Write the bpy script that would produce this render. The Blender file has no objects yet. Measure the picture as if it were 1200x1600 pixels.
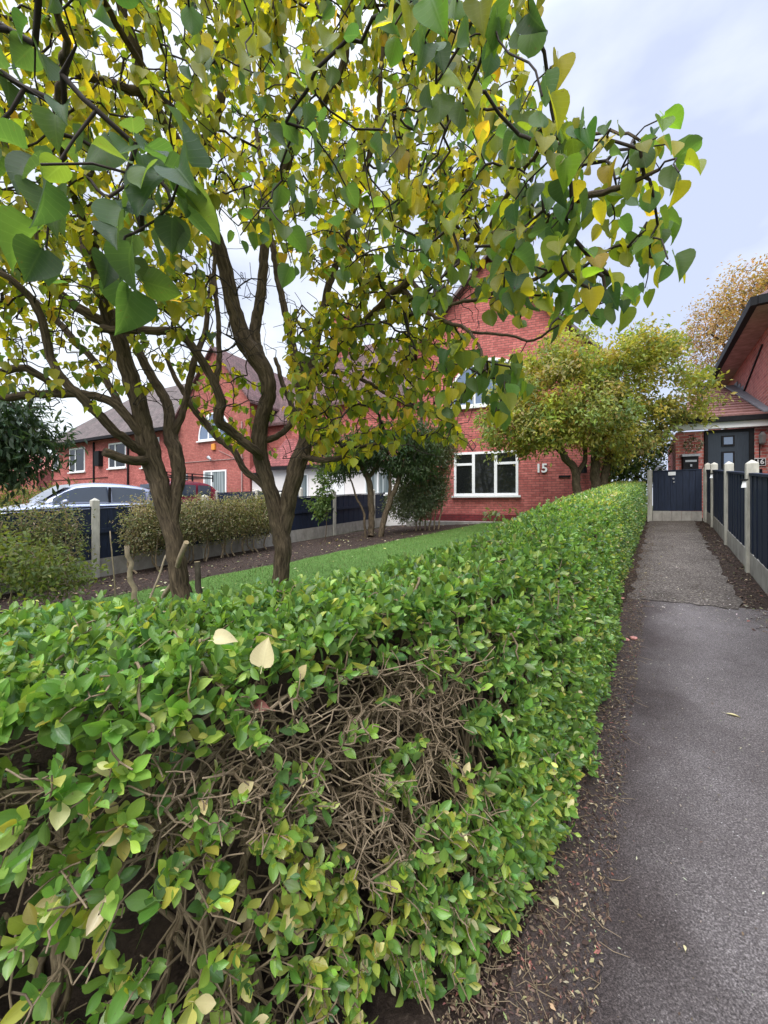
import bpy, math, random
import numpy as np
from mathutils import Vector
R = math.radians
rng = np.random.default_rng(15)
random.seed(15)
scene = bpy.context.scene
C = scene.collection

# ------------------------------------------------------------------ camera
CAMZ, HOR, FPX = 1.3, 790.0, 600.0
cd = bpy.data.cameras.new('camera'); cam = bpy.data.objects.new('camera', cd); C.objects.link(cam)
cam.location = (0, 0, CAMZ); cam.rotation_euler = (R(90), 0, 0)
cd.sensor_fit = 'VERTICAL'; cd.sensor_height = 36; cd.lens = 13.5; cd.shift_y = -10/1600
cd.clip_start = 0.02; cd.clip_end = 2000
scene.camera = cam
# ------------------------------------------------------------------ sky, sun, exposure
SUN_EL, SUN_AZ = 52, 205        # azimuth the light comes from, clockwise from +Y
w = bpy.data.worlds.new('World'); scene.world = w; w.use_nodes = True
nt = w.node_tree; nt.nodes.clear()
def N(t, typ, **kw):
    n = t.nodes.new(typ)
    for k, v in kw.items():
        if k in n.inputs.keys() if isinstance(k, str) else False: n.inputs[k].default_value = v
        else: setattr(n, k, v)
    return n
def L(t, a, b): t.links.new(a, b)
sky = N(nt, 'ShaderNodeTexSky'); sky.sky_type = 'NISHITA'; sky.sun_disc = False
sky.sun_elevation = R(SUN_EL); sky.sun_rotation = R(SUN_AZ)
skm = N(nt, 'ShaderNodeMixRGB', blend_type='MULTIPLY'); skm.inputs[0].default_value = 1
skm.inputs[2].default_value = (.09, .09, .09, 1)
L(nt, sky.outputs[0], skm.inputs[1])
tc = N(nt, 'ShaderNodeTexCoord'); mp = N(nt, 'ShaderNodeMapping'); mp.inputs['Scale'].default_value = (1.0, 1.0, 2.2)
mp.inputs['Location'].default_value = (.35, .1, .3)
L(nt, tc.outputs['Generated'], mp.inputs[0])
no = N(nt, 'ShaderNodeTexNoise'); no.inputs['Scale'].default_value = 1.7; no.inputs['Detail'].default_value = 6; no.inputs['Roughness'].default_value = .5
L(nt, mp.outputs[0], no.inputs['Vector'])
cr = N(nt, 'ShaderNodeValToRGB')
cr.color_ramp.elements[0].position = .38; cr.color_ramp.elements[0].color = (.49, .545, .70, 1)
cr.color_ramp.elements[1].position = .57; cr.color_ramp.elements[1].color = (.78, .82, .87, 1)
L(nt, no.outputs[0], cr.inputs[0])
mx = N(nt, 'ShaderNodeMixRGB'); mx.inputs[0].default_value = .86
L(nt, skm.outputs[0], mx.inputs[1]); L(nt, cr.outputs[0], mx.inputs[2])
# an overcast sky is brighter towards the zenith
sp = N(nt, 'ShaderNodeSeparateXYZ'); L(nt, tc.outputs['Generated'], sp.inputs[0])
mr = N(nt, 'ShaderNodeMapRange'); mr.interpolation_type = 'SMOOTHSTEP'
mr.inputs[1].default_value = .74; mr.inputs[2].default_value = 1.0; mr.inputs[3].default_value = 1.0; mr.inputs[4].default_value = 5.4
L(nt, sp.outputs[2], mr.inputs[0])
bg = N(nt, 'ShaderNodeBackground'); L(nt, mx.outputs[0], bg.inputs[0]); L(nt, mr.outputs[0], bg.inputs[1])
wo = N(nt, 'ShaderNodeOutputWorld'); L(nt, bg.outputs[0], wo.inputs[0])
sd = bpy.data.lights.new('sun', 'SUN'); sd.energy = 2.2; sd.angle = R(50); sd.color = (1, .96, .9)
so = bpy.data.objects.new('sun', sd); C.objects.link(so)
so.rotation_euler = (R(90-SUN_EL), 0, R(180-SUN_AZ)); so.location = (0, 0, 30)
scene.view_settings.view_transform = 'Standard'; scene.view_settings.look = 'None'
scene.view_settings.exposure = 0.66; scene.view_settings.gamma = 1
scene.cycles.max_bounces = 8; scene.cycles.transparent_max_bounces = 8

# ------------------------------------------------------------------ frames of reference
PA = R(36)
PD = np.array([math.sin(PA), math.cos(PA)])       # along the path
PN = np.array([math.cos(PA), -math.sin(PA)])      # to the right of it
def su(s, u): v = s*PD + u*PN; return float(v[0]), float(v[1])
def to_su(x, y): return x*PD[0]+y*PD[1], x*PN[0]+y*PN[1]
def ground(x, y):
    s, u = to_su(np.asarray(x, float), np.asarray(y, float))
    s = np.clip(s, -6, 15); u = np.clip(u, -8, 1)
    return s*(.0815+.0034*u)
def g(x, y): return float(ground(x, y))
def at(px, py, z): return np.array([(px-600)/FPX*z, z, CAMZ+(HOR-py)/FPX*z])

# ------------------------------------------------------------------ materials
def mat(name, spec=.3, rough=.8):
    m = bpy.data.materials.new(name); m.use_nodes = True
    t = m.node_tree; b = t.nodes['Principled BSDF']
    b.inputs['Roughness'].default_value = rough; b.inputs['Specular IOR Level'].default_value = spec
    return m, t, b
def noise(t, scale, detail=4, rough=.55, coord='Object', stretch=None):
    c = N(t, 'ShaderNodeTexCoord'); n = N(t, 'ShaderNodeTexNoise')
    n.inputs['Scale'].default_value = scale; n.inputs['Detail'].default_value = detail; n.inputs['Roughness'].default_value = rough
    if stretch:
        mpp = N(t, 'ShaderNodeMapping'); mpp.inputs['Scale'].default_value = stretch
        L(t, c.outputs[coord], mpp.inputs[0]); L(t, mpp.outputs[0], n.inputs['Vector'])
    else: L(t, c.outputs[coord], n.inputs['Vector'])
    return n
def ramp(t, src, stops):
    r = N(t, 'ShaderNodeValToRGB'); e = r.color_ramp.elements
    while len(e) < len(stops): e.new(.5)
    for el, (p, c) in zip(e, stops): el.position = p; el.color = (*c, 1)
    L(t, src, r.inputs[0]); return r
def mixc(t, fac, a, b, mode='MIX'):
    m = N(t, 'ShaderNodeMixRGB', blend_type=mode)
    for i, v in ((0, fac), (1, a), (2, b)):
        if hasattr(v, 'links'): L(t, v, m.inputs[i])
        else: m.inputs[i].default_value = v if i == 0 else (*v, 1)
    return m.outputs[0]
def bump(t, b, h, strength=.5, dist=.01):
    n = N(t, 'ShaderNodeBump'); n.inputs['Strength'].default_value = strength; n.inputs['Distance'].default_value = dist
    L(t, h, n.inputs['Height']); L(t, n.outputs[0], b.inputs['Normal'])
def plain(name, col, rough=.7, var=.25, scale=6, bumpy=.15, metal=0, spec=.3, dist=.005, stretch=None):
    m, t, b = mat(name, spec, rough)
    n = noise(t, scale, 6, .65, stretch=stretch)
    r = ramp(t, n.outputs[0], [(.3, tuple(c*(1-var) for c in col)), (.7, tuple(min(1, c*(1+var)) for c in col))])
    L(t, r.outputs[0], b.inputs['Base Color']); b.inputs['Metallic'].default_value = metal
    if bumpy: bump(t, b, n.outputs[0], bumpy, dist)
    return m
def leaf_mat(name, trans=.38, rough=.42, spec=.4, vein=.3, back=(.9, .95, .8)):
    m, t, b = mat(name, spec, rough)
    a = N(t, 'ShaderNodeAttribute'); a.attribute_name = 'Col'
    uv = N(t, 'ShaderNodeTexCoord'); s = N(t, 'ShaderNodeSeparateXYZ'); L(t, uv.outputs['UV'], s.inputs[0])
    # s.x across -1..1 , s.y along 0..1
    ab = N(t, 'ShaderNodeMath', operation='ABSOLUTE'); L(t, s.outputs[0], ab.inputs[0])
    mid = N(t, 'ShaderNodeMapRange'); mid.inputs[1].default_value = .0; mid.inputs[2].default_value = .09; mid.inputs[3].default_value = 1; mid.inputs[4].default_value = 0
    L(t, ab.outputs[0], mid.inputs[0])
    k = N(t, 'ShaderNodeMath', operation='MULTIPLY_ADD'); L(t, ab.outputs[0], k.inputs[0]); k.inputs[1].default_value = -.28; L(t, s.outputs[1], k.inputs[2])
    k2 = N(t, 'ShaderNodeMath', operation='MULTIPLY'); L(t, k.outputs[0], k2.inputs[0]); k2.inputs[1].default_value = 44
    sn = N(t, 'ShaderNodeMath', operation='SINE'); L(t, k2.outputs[0], sn.inputs[0])
    pw = N(t, 'ShaderNodeMapRange'); pw.inputs[1].default_value = .86; pw.inputs[2].default_value = 1; pw.inputs[4].default_value = .6; L(t, sn.outputs[0], pw.inputs[0])
    mxv = N(t, 'ShaderNodeMath', operation='MAXIMUM'); L(t, mid.outputs[0], mxv.inputs[0]); L(t, pw.outputs[0], mxv.inputs[1])
    fv = N(t, 'ShaderNodeMath', operation='MULTIPLY'); L(t, mxv.outputs[0], fv.inputs[0]); fv.inputs[1].default_value = vein
    n = noise(t, 45, 3)
    c1 = mixc(t, n.outputs[0], a.outputs[0], (.6, .6, .5), 'MULTIPLY')
    c2 = mixc(t, .45, a.outputs[0], c1)
    nb_ = noise(t, 95, 3, .6); sb_ = ramp(t, nb_.outputs[0], [(.66, (0, 0, 0)), (.73, (.55, .55, .55))]); c2 = mixc(t, sb_.outputs[0], c2, (.13, .075, .03))
    lightc = mixc(t, 1, a.outputs[0], (.06, .08, .03), 'ADD')
    c3 = mixc(t, fv.outputs[0], c2, lightc)
    geo = N(t, 'ShaderNodeNewGeometry')
    cb = mixc(t, .35, c3, (.20, .26, .11))
    c4 = mixc(t, geo.outputs['Backfacing'], c3, cb)
    L(t, c4, b.inputs['Base Color'])
    tr = N(t, 'ShaderNodeBsdfTranslucent')
    tcx = mixc(t, 1, c3, (2.1, 1.95, .8), 'MULTIPLY'); L(t, tcx, tr.inputs[0])
    ms = N(t, 'ShaderNodeMixShader'); ms.inputs[0].default_value = trans
    L(t, b.outputs[0], ms.inputs[1]); L(t, tr.outputs[0], ms.inputs[2])
    L(t, ms.outputs[0], t.nodes['Material Output'].inputs[0])
    bump(t, b, mxv.outputs[0], .25, .002)
    return m
def bark_mat(name, dark, light, scale=1.0, strength=.9):
    m, t, b = mat(name, .15, .9)
    c = N(t, 'ShaderNodeTexCoord'); mpp = N(t, 'ShaderNodeMapping'); mpp.inputs['Scale'].default_value = (60*scale, 9*scale, 1)
    L(t, c.outputs['UV'], mpp.inputs[0])
    n = N(t, 'ShaderNodeTexNoise'); n.inputs['Scale'].default_value = 1; n.inputs['Detail'].default_value = 7; n.inputs['Roughness'].default_value = .65; n.inputs['Distortion'].default_value = .6
    L(t, mpp.outputs[0], n.inputs['Vector'])
    n2 = noise(t, 5, 3)
    r = ramp(t, n.outputs[0], [(.32, dark), (.55, tuple((a+bb)/2 for a, bb in zip(dark, light))), (.72, light)])
    c1 = mixc(t, n2.outputs[0], r.outputs[0], (.75, .8, .65), 'MULTIPLY')
    L(t, c1, b.inputs['Base Color']); bump(t, b, n.outputs[0], strength, .012)
    return m
def brick_mat(name, c1, c2, mortar, stain=.35):
    m, t, b = mat(name, .2, .88)
    c = N(t, 'ShaderNodeTexCoord'); br = N(t, 'ShaderNodeTexBrick')
    L(t, c.outputs['UV'], br.inputs['Vector'])
    br.inputs['Scale'].default_value = 1; br.inputs['Brick Width'].default_value = .225; br.inputs['Row Height'].default_value = .075
    br.inputs['Mortar Size'].default_value = .009; br.inputs['Mortar Smooth'].default_value = .3; br.inputs['Bias'].default_value = -.1
    br.inputs['Color1'].default_value = (*c1, 1); br.inputs['Color2'].default_value = (*c2, 1); br.inputs['Mortar'].default_value = (*mortar, 1)
    n = noise(t, .9, 5, .6); n2 = noise(t, 9, 4, .6)
    r = ramp(t, n.outputs[0], [(.3, (.62, .58, .58)), (.62, (1.08, 1.04, 1.02))])
    r2 = ramp(t, n2.outputs[0], [(.35, (.72, .68, .68)), (.65, (1.12, 1.1, 1.08))])
    x = mixc(t, stain+.3, br.outputs[0], r.outputs[0], 'MULTIPLY'); x = mixc(t, .8, x, r2.outputs[0], 'MULTIPLY')
    L(t, x, b.inputs['Base Color'])
    inv = N(t, 'ShaderNodeMath', operation='SUBTRACT'); inv.inputs[0].default_value = 1; L(t, br.outputs[1], inv.inputs[1])
    bump(t, b, inv.outputs[0], .7, .01)
    return m
def tile_mat(name, base, row=.16, colw=.17):
    m, t, b = mat(name, .25, .75)
    c = N(t, 'ShaderNodeTexCoord'); br = N(t, 'ShaderNodeTexBrick'); L(t, c.outputs['UV'], br.inputs['Vector'])
    br.inputs['Scale'].default_value = 1; br.inputs['Brick Width'].default_value = colw; br.inputs['Row Height'].default_value = row
    br.inputs['Mortar Size'].default_value = .009; br.inputs['Mortar Smooth'].default_value = .1
    br.inputs['Color1'].default_value = (*base, 1); br.inputs['Color2'].default_value = (*[v*.62 for v in base], 1)
    br.inputs['Mortar'].default_value = (*[v*.22 for v in base], 1)
    n = noise(t, 1.3, 5); r = ramp(t, n.outputs[0], [(.3, (.65, .7, .65)), (.65, (1.12, 1.05, 1.05))])
    x = mixc(t, .8, br.outputs[0], r.outputs[0], 'MULTIPLY'); L(t, x, b.inputs['Base Color'])
    s = N(t, 'ShaderNodeSeparateXYZ'); L(t, c.outputs['UV'], s.inputs[0])
    dv = N(t, 'ShaderNodeMath', operation='DIVIDE'); L(t, s.outputs[1], dv.inputs[0]); dv.inputs[1].default_value = row
    fr = N(t, 'ShaderNodeMath', operation='FRACT'); L(t, dv.outputs[0], fr.inputs[0])
    iv = N(t, 'ShaderNodeMath', operation='SUBTRACT'); iv.inputs[0].default_value = 1; L(t, fr.outputs[0], iv.inputs[1])
    bump(t, b, iv.outputs[0], .8, .03)
    return m

M = {}
M['hedge_leaf'] = leaf_mat('hedge_leaf', .34, .31, .6, .25)
M['lilac_leaf'] = leaf_mat('lilac_leaf', .58, .5, .35, .38)
M['shrub_leaf'] = leaf_mat('shrub_leaf', .35, .5, .3, .1)
M['bark'] = bark_mat('bark', (.035, .026, .02), (.24, .175, .125))
M['limb_bark'] = bark_mat('limb_bark', (.04, .033, .027), (.16, .135, .11), 1.5, .5)
M['twig'] = plain('twig', (.036, .027, .022), .85, .3, 40, 0)
M['hedge_wood'] = bark_mat('hedge_wood', (.12, .08, .055), (.56, .435, .315), 2, .5)
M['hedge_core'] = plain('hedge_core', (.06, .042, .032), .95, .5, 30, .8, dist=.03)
M['brick'] = brick_mat('brick', (.60, .195, .175), (.43, .12, .11), (.24, .12, .11))
M['brick_pale'] = brick_mat('brick_pale', (.48, .165, .14), (.39, .12, .105), (.27, .14, .12), .2)
M['brick_dark'] = brick_mat('brick_dark', (.22, .04, .045), (.15, .03, .035), (.12, .05, .05))
M['brick_right'] = brick_mat('brick_right', (.62, .22, .19), (.42, .12, .11), (.55, .43, .40), .25)
M['roof'] = tile_mat('roof', (.15, .085, .085))
M['roof_grey'] = tile_mat('roof_grey', (.17, .135, .13))
M['roof_red'] = tile_mat('roof_red', (.30, .09, .085))
M['roof_far'] = tile_mat('roof_far', (.42, .15, .13), .3, .3)
M['porch_tile'] = plain('porch_tile', (.22, .11, .10), .8, .3, 14, .3)
M['white'] = plain('white', (.80, .81, .82), .45, .05, 3, .02, spec=.4)
M['render_white'] = plain('render_white', (.78, .75, .74), .8, .06, 2, .05)
M['black'] = plain('black', (.014, .014, .016), .6, .3, 8, .05, spec=.12)
M['soffit'] = plain('soffit', (.36, .24, .22), .8, .35, 6, .1)
M['verge'] = plain('verge', (.15, .12, .115), .85, .3, 8, .2)
M['lead'] = plain('lead', (.22, .24, .27), .55, .15, 5, .1, metal=.3)
M['navy'] = plain('navy', (.014, .022, .046), .6, .35, 5, .3, stretch=(9, 9, .8), dist=.006)
M['door'] = plain('door', (.03, .04, .055), .5, .25, 5, .2, stretch=(20, 20, 1))
M['concrete'] = plain('concrete', (.33, .31, .28), .9, .3, 7, .4, stretch=(1, 1, .6))
M['post'] = plain('post', (.46, .44, .38), .9, .28, 9, .35, stretch=(1.4, 1.4, .5))
M['metal'] = plain('metal', (.35, .35, .36), .4, .1, 8, .02, metal=.7)
M['orange'] = plain('orange', (.75, .30, .05), .5, .1, 5, 0)
M['stake'] = plain('stake', (.30, .24, .16), .85, .35, 14, .3)
M['cut_wood'] = plain('cut_wood', (.42, .33, .20), .8, .25, 30, .2)
M['pink_stone'] = plain('pink_stone', (.45, .21, .18), .85, .25, 30, .4)
M['paleleaf'] = leaf_mat('paleleaf', .1, .6, .25, .5)
M['flower'] = plain('flower', (.55, .5, .5), .8, .4, 30, .1)
m, t, b = mat('pane', .5, .04); b.inputs['Base Color'].default_value = (.012, .014, .014, 1); M['pane'] = m
m, t, b = mat('pane_sky', .9, .05); b.inputs['Base Color'].default_value = (.12, .17, .27, 1); M['pane_sky'] = m
m, t, b = mat('blind', .3, .5)
n = noise(t, 1, 2, .5, 'UV', (14, .2, 1)); r = ramp(t, n.outputs[0], [(.4, (.10, .13, .14)), (.6, (.33, .37, .38))])
L(t, r.outputs[0], b.inputs['Base Color']); M['blind'] = m
m, t, b = mat('car_silver', .5, .25); b.inputs['Base Color'].default_value = (.30, .33, .43, 1); b.inputs['Metallic'].default_value = .55
b.inputs['Coat Weight'].default_value = .6; M['silver'] = m
m, t, b = mat('car_red', .5, .3); b.inputs['Base Color'].default_value = (.17, .012, .03, 1); b.inputs['Coat Weight'].default_value = .5; M['carred'] = m
m, t, b = mat('car_glass', .6, .05); b.inputs['Base Color'].default_value = (.05, .065, .09, 1); M['carglass'] = m
# ground materials
m, t, b = mat('asphalt', .35, .72)
n1 = noise(t, 190, 4, .7); n2 = noise(t, 1.6, 5, .6); n3 = noise(t, 420, 2)
c1 = ramp(t, n1.outputs[0], [(.34, (.045, .039, .038)), (.54, (.165, .147, .143)), (.70, (.40, .37, .355))])
c2 = ramp(t, n2.outputs[0], [(.32, (.62, .58, .58)), (.66, (1.1, 1.08, 1.1))])
x = mixc(t, .9, c1.outputs[0], c2.outputs[0], 'MULTIPLY')
vo = N(t, 'ShaderNodeTexVoronoi'); vo.inputs['Scale'].default_value = 55; tcv = N(t, 'ShaderNodeTexCoord'); L(t, tcv.outputs['Object'], vo.inputs['Vector'])
vs = ramp(t, vo.outputs['Distance'], [(.07, (1, 1, 1)), (.12, (0, 0, 0))])
nm = noise(t, 23, 2); vm = ramp(t, nm.outputs[0], [(.54, (0, 0, 0)), (.60, (1, 1, 1))])
sk = mixc(t, 1, vs.outputs[0], vm.outputs[0], 'MULTIPLY')
x = mixc(t, sk, x, (.60, .58, .56))
at_ = N(t, 'ShaderNodeAttribute'); at_.attribute_name = 'Col'
nd = noise(t, 7, 6, .7)
sx = N(t, 'ShaderNodeSeparateXYZ'); L(t, at_.outputs['Vector'], sx.inputs[0])
ns_ = noise(t, 2.6, 6, .65); a2 = N(t, 'ShaderNodeMath', operation='ADD'); L(t, sx.outputs[1], a2.inputs[0]); L(t, ns_.outputs[0], a2.inputs[1])
st_ = ramp(t, a2.outputs[0], [(.55, (1, 1, 1)), (1.0, (.42, .37, .36))]); x = mixc(t, 1, x, st_.outputs[0], 'MULTIPLY')
ad = N(t, 'ShaderNodeMath', operation='ADD'); L(t, sx.outputs[0], ad.inputs[0]); L(t, nd.outputs[0], ad.inputs[1])
md = ramp(t, ad.outputs[0], [(.62, (0, 0, 0)), (1.04, (1, 1, 1))])
soilc = ramp(t, n1.outputs[0], [(.3, (.028, .02, .018)), (.7, (.085, .062, .056))])
x = mixc(t, md.outputs[0], x, soilc.outputs[0])
L(t, x, b.inputs['Base Color'])
hh = N(t, 'ShaderNodeMath', operation='ADD'); L(t, n1.outputs[0], hh.inputs[0]); L(t, n3.outputs[0], hh.inputs[1])
bump(t, b, hh.outputs[0], .8, .006); M['asphalt'] = m
m, t, b = mat('concrete_path', .25, .85)
n1 = noise(t, 60, 5, .7); n2 = noise(t, 2.2, 5, .6)
c1 = ramp(t, n1.outputs[0], [(.36, (.032, .025, .021)), (.52, (.105, .088, .078)), (.68, (.32, .285, .255))])
c2 = ramp(t, n2.outputs[0], [(.3, (.6, .58, .55)), (.66, (1.1, 1.1, 1.08))])
x = mixc(t, .9, c1.outputs[0], c2.outputs[0], 'MULTIPLY'); L(t, x, b.inputs['Base Color']); bump(t, b, n1.outputs[0], .9, .012); M['conc_path'] = m
m, t, b = mat('soil', .15, .95)
n1 = noise(t, 38, 7, .75); n2 = noise(t, 3, 4)
c1 = ramp(t, n1.outputs[0], [(.3, (.018, .012, .010)), (.55, (.062, .044, .036)), (.75, (.15, .115, .09))])
L(t, c1.outputs[0], b.inputs['Base Color']); bump(t, b, n1.outputs[0], 1, .03); M['soil'] = m
m, t, b = mat('lawn', .15, .9)
n1 = noise(t, 30, 6, .7); n2 = noise(t, .9, 4)
c1 = ramp(t, n1.outputs[0], [(.3, (.045, .085, .02)), (.6, (.10, .19, .04)), (.8, (.17, .24, .08))])
L(t, c1.outputs[0], b.inputs['Base Color']); bump(t, b, n1.outputs[0], 1, .02); M['lawn'] = m
M['terrain'] = plain('terrain', (.07, .085, .04), .95, .4, .6, .2)
M['drive'] = plain('drive', (.14, .13, .13), .9, .25, 12, .3)
m, t, b = mat('grass_blade', .3, .6)
a = N(t, 'ShaderNodeAttribute'); a.attribute_name = 'Col'; L(t, a.outputs[0], b.inputs['Base Color']); M['blade'] = m
m, t, b = mat('litter', .2, .85)
a = N(t, 'ShaderNodeAttribute'); a.attribute_name = 'Col'; L(t, a.outputs[0], b.inputs['Base Color']); M['litter'] = m

# ------------------------------------------------------------------ object helpers
def tag(o, label=None, cat=None, group=None, kind=None):
    if label: o['label'] = label
    if cat: o['category'] = cat
    if group: o['group'] = group
    if kind: o['kind'] = kind
    return o
def empty(name, loc, label, cat, rz=0, group=None):
    o = bpy.data.objects.new(name, None); C.objects.link(o); o.location = loc; o.rotation_euler = (0, 0, rz)
    o.empty_display_size = .2
    return tag(o, label, cat, group)
def link(name, me, m, parent=None, offset=None):
    o = bpy.data.objects.new(name, me); C.objects.link(o)
    if m is not None: me.materials.append(M[m] if isinstance(m, str) else m)
    if parent is not None: o.parent = parent
    return o
def quads(name, V, F, m, parent=None, uv=None, col=None, smooth=True, origin=None):
    """V (n,3), F (k,4) arrays -> one mesh object; V in world coords, made local to the parent's location"""
    V = np.asarray(V, np.float32); F = np.asarray(F, np.int32)
    if parent is not None: V = V - np.array(parent.location, np.float32)
    elif origin is not None: V = V - np.array(origin, np.float32)
    me = bpy.data.meshes.new(name)
    me.vertices.add(len(V)); me.vertices.foreach_set('co', V.ravel())
    me.loops.add(F.size); me.loops.foreach_set('vertex_index', F.ravel())
    me.polygons.add(len(F)); me.polygons.foreach_set('loop_start', np.arange(0, F.size, 4, dtype=np.int32))
    if smooth: me.polygons.foreach_set('use_smooth', np.ones(len(F), bool))
    me.update(calc_edges=True)
    if uv is not None:
        l = me.uv_layers.new(name='UVMap'); l.data.foreach_set('uv', np.asarray(uv, np.float32)[F.ravel()].ravel())
    if col is not None:
        a = me.color_attributes.new('Col', 'FLOAT_COLOR', 'POINT')
        cc = np.ones((len(V), 4), np.float32); cc[:, :3] = col; a.data.foreach_set('color', cc.ravel())
    o = link(name, me, m, parent)
    if parent is None and origin is not None: o.location = origin
    return o
class PM:
    """polygon collector in local coordinates, with automatic metre UVs"""
    def __init__(s): s.v = []; s.f = []
    def poly(s, pts): i = len(s.v); s.v += [tuple(map(float, p)) for p in pts]; s.f.append(tuple(range(i, i+len(pts)))); return s
    def hexa(s, p):   # p: bottom 4 (ccw), top 4
        i = len(s.v); s.v += [tuple(map(float, q)) for q in p]
        for f in ((3, 2, 1, 0), (4, 5, 6, 7), (0, 1, 5, 4), (1, 2, 6, 5), (2, 3, 7, 6), (3, 0, 4, 7)): s.f.append(tuple(i+k for k in f))
        return s
    def box(s, x0, x1, y0, y1, z0, z1): return s.hexa([(x0, y0, z0), (x1, y0, z0), (x1, y1, z0), (x0, y1, z0), (x0, y0, z1), (x1, y0, z1), (x1, y1, z1), (x0, y1, z1)])
    def prism(s, pts, y0, y1):    # polygon in x,z (ccw seen from -y) extruded in y
        n = len(pts); i = len(s.v)
        s.v += [(p[0], y0, p[1]) for p in pts]+[(p[0], y1, p[1]) for p in pts]
        s.f.append(tuple(range(i, i+n))); s.f.append(tuple(range(i+2*n-1, i+n-1, -1)))
        for k in range(n): s.f.append((i+(k+1) % n, i+k, i+n+k, i+n+(k+1) % n))
        return s
    def slab(s, q, th):          # four top points, thickness downwards
        return s.hexa([(a[0], a[1], a[2]-th) for a in q]+list(q))
    def tube(s, pts, r, n=8):
        pts = [Vector(p) for p in pts]; i = len(s.v); k = len(pts)
        for j, p in enumerate(pts):
            d = (pts[min(j+1, k-1)]-pts[max(j-1, 0)]).normalized(); a = d.orthogonal().normalized(); b2 = d.cross(a)
            rr = r[j] if isinstance(r, (list, tuple)) else r
            for q in range(n): an = 2*math.pi*q/n; s.v.append(tuple(p+a*(rr*math.cos(an))+b2*(rr*math.sin(an))))
        for j in range(k-1):
            for q in range(n): s.f.append((i+j*n+q, i+j*n+(q+1) % n, i+(j+1)*n+(q+1) % n, i+(j+1)*n+q))
        s.f.append(tuple(i+q for q in range(n))[::-1]); s.f.append(tuple(i+(k-1)*n+q for q in range(n)))
        return s
    def build(s, name, m, parent=None, smooth=False, bevel=0):
        me = bpy.data.meshes.new(name); me.from_pydata(s.v, [], s.f); me.update()
        l = me.uv_layers.new(name='UVMap')
        for p in me.polygons:
            n = p.normal; t_ = Vector((0, 0, 1)).cross(n)
            if t_.length < .05: t_ = Vector((1, 0, 0))
            t_.normalize(); b2 = n.cross(t_)
            for li in p.loop_indices:
                co = me.vertices[me.loops[li].vertex_index].co; l.data[li].uv = (co.dot(t_), co.dot(b2))
            p.use_smooth = smooth
        o = link(name, me, m, parent)
        if bevel:
            bm_ = o.modifiers.new('bevel', 'BEVEL'); bm_.width = bevel; bm_.segments = 2; bm_.limit_method = 'ANGLE'
        return o
def text_mesh(name, body, size, ext, m, parent, loc, rot):
    cu = bpy.data.curves.new(name, 'FONT'); cu.body = body; cu.size = size; cu.extrude = ext; cu.align_x = 'CENTER'; cu.align_y = 'CENTER'
    cu.offset = size*.022; cu.space_character = .9 if size > .3 else 1
    tmp = bpy.data.objects.new(name+'_curve', cu); C.objects.link(tmp)
    me = bpy.data.meshes.new_from_object(tmp.evaluated_get(bpy.context.evaluated_depsgraph_get()))
    bpy.data.objects.remove(tmp); bpy.data.curves.remove(cu)
    me.materials.clear(); o = link(name, me, m, parent); o.location = loc; o.rotation_euler = rot
    return o

# ------------------------------------------------------------------ plant helpers
def unit(v): return v/np.maximum(np.linalg.norm(v, axis=-1, keepdims=True), 1e-9)
def leaf_template(kind, nu=6, fold=.25, curl=.3, twist=0, petiole=True):
    """unit-length leaf along +y, blade normal +z; returns verts, quads, uv"""
    if kind == 'lilac':
        ys = np.array([-.04, .06, .18, .34, .50, .66, .80, .91, 1.0]); ws = np.array([.20, .37, .445, .455, .41, .315, .20, .085, .005])
    elif kind == 'lance':
        ys = np.linspace(0, 1, nu+1); ws = .17*np.sin(np.pi*np.clip(ys, .02, .985))**.8
    else:
        ys = np.linspace(0, 1, nu+1); ws = .262*np.sin(np.pi*np.clip(ys**1.25, .015, .99))**.78
    if kind == 'lilac' and nu < 6: ys = ys[[0, 2, 4, 6, 8]]; ws = ws[[0, 2, 4, 6, 8]]
    cols = np.array([-1, -.5, 0, .5, 1])
    V = []; UV = []
    for i, (y, wd) in enumerate(zip(ys, ws)):
        for c in cols:
            yy = y
            if kind == 'lilac' and i == 0: yy = {0: .03, .5: -.07, 1: -.01}[abs(c)]
            x = c*wd
            z = wd*fold*(.35*abs(c)+.65*c*c) - curl*y*y*.5 + twist*c*wd*y
            z += (.035 if kind == 'lilac' else .015)*math.sin(6*y+2.4*c)*abs(c)
            V.append((x, yy, z)); UV.append((c, y))
    F = []
    for i in range(len(ys)-1):
        for j in range(4): a = i*5+j; F.append((a, a+1, a+6, a+5))
    if petiole:
        k = len(V); V += [(-.012, -.28, .04), (.012, -.28, .04), (.012, .04, 0), (-.012, .04, 0)]; UV += [(0, .5)]*4; F.append((k, k+1, k+2, k+3))
    return np.array(V), np.array(F), np.array(UV)
def place_leaves(P, D, Nn, S, temps, cols):
    """P base points, D along, Nn approx normals, S lengths, cols (n,3)"""
    n = len(P); D = unit(D); X = unit(np.cross(D, Nn)); Z = np.cross(X, D)
    pick = rng.integers(0, len(temps), n); VV = []; FF = []; UU = []; CC = []; off = 0
    for ti, (tv, tf, tu) in enumerate(temps):
        k = np.where(pick == ti)[0]
        if not len(k): continue
        v = tv[None]*S[k, None, None]
        wv = P[k, None]+v[..., 0:1]*X[k, None]+v[..., 1:2]*D[k, None]+v[..., 2:3]*Z[k, None]
        VV.append(wv.reshape(-1, 3)); nv = len(tv)
        FF.append((tf[None]+(np.arange(len(k))*nv)[:, None, None]+off).reshape(-1, 4)); off += nv*len(k)
        UU.append(np.tile(tu, (len(k), 1))); CC.append(np.repeat(cols[k], nv, 0))
    return np.concatenate(VV), np.concatenate(FF), np.concatenate(UU), np.concatenate(CC)
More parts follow.
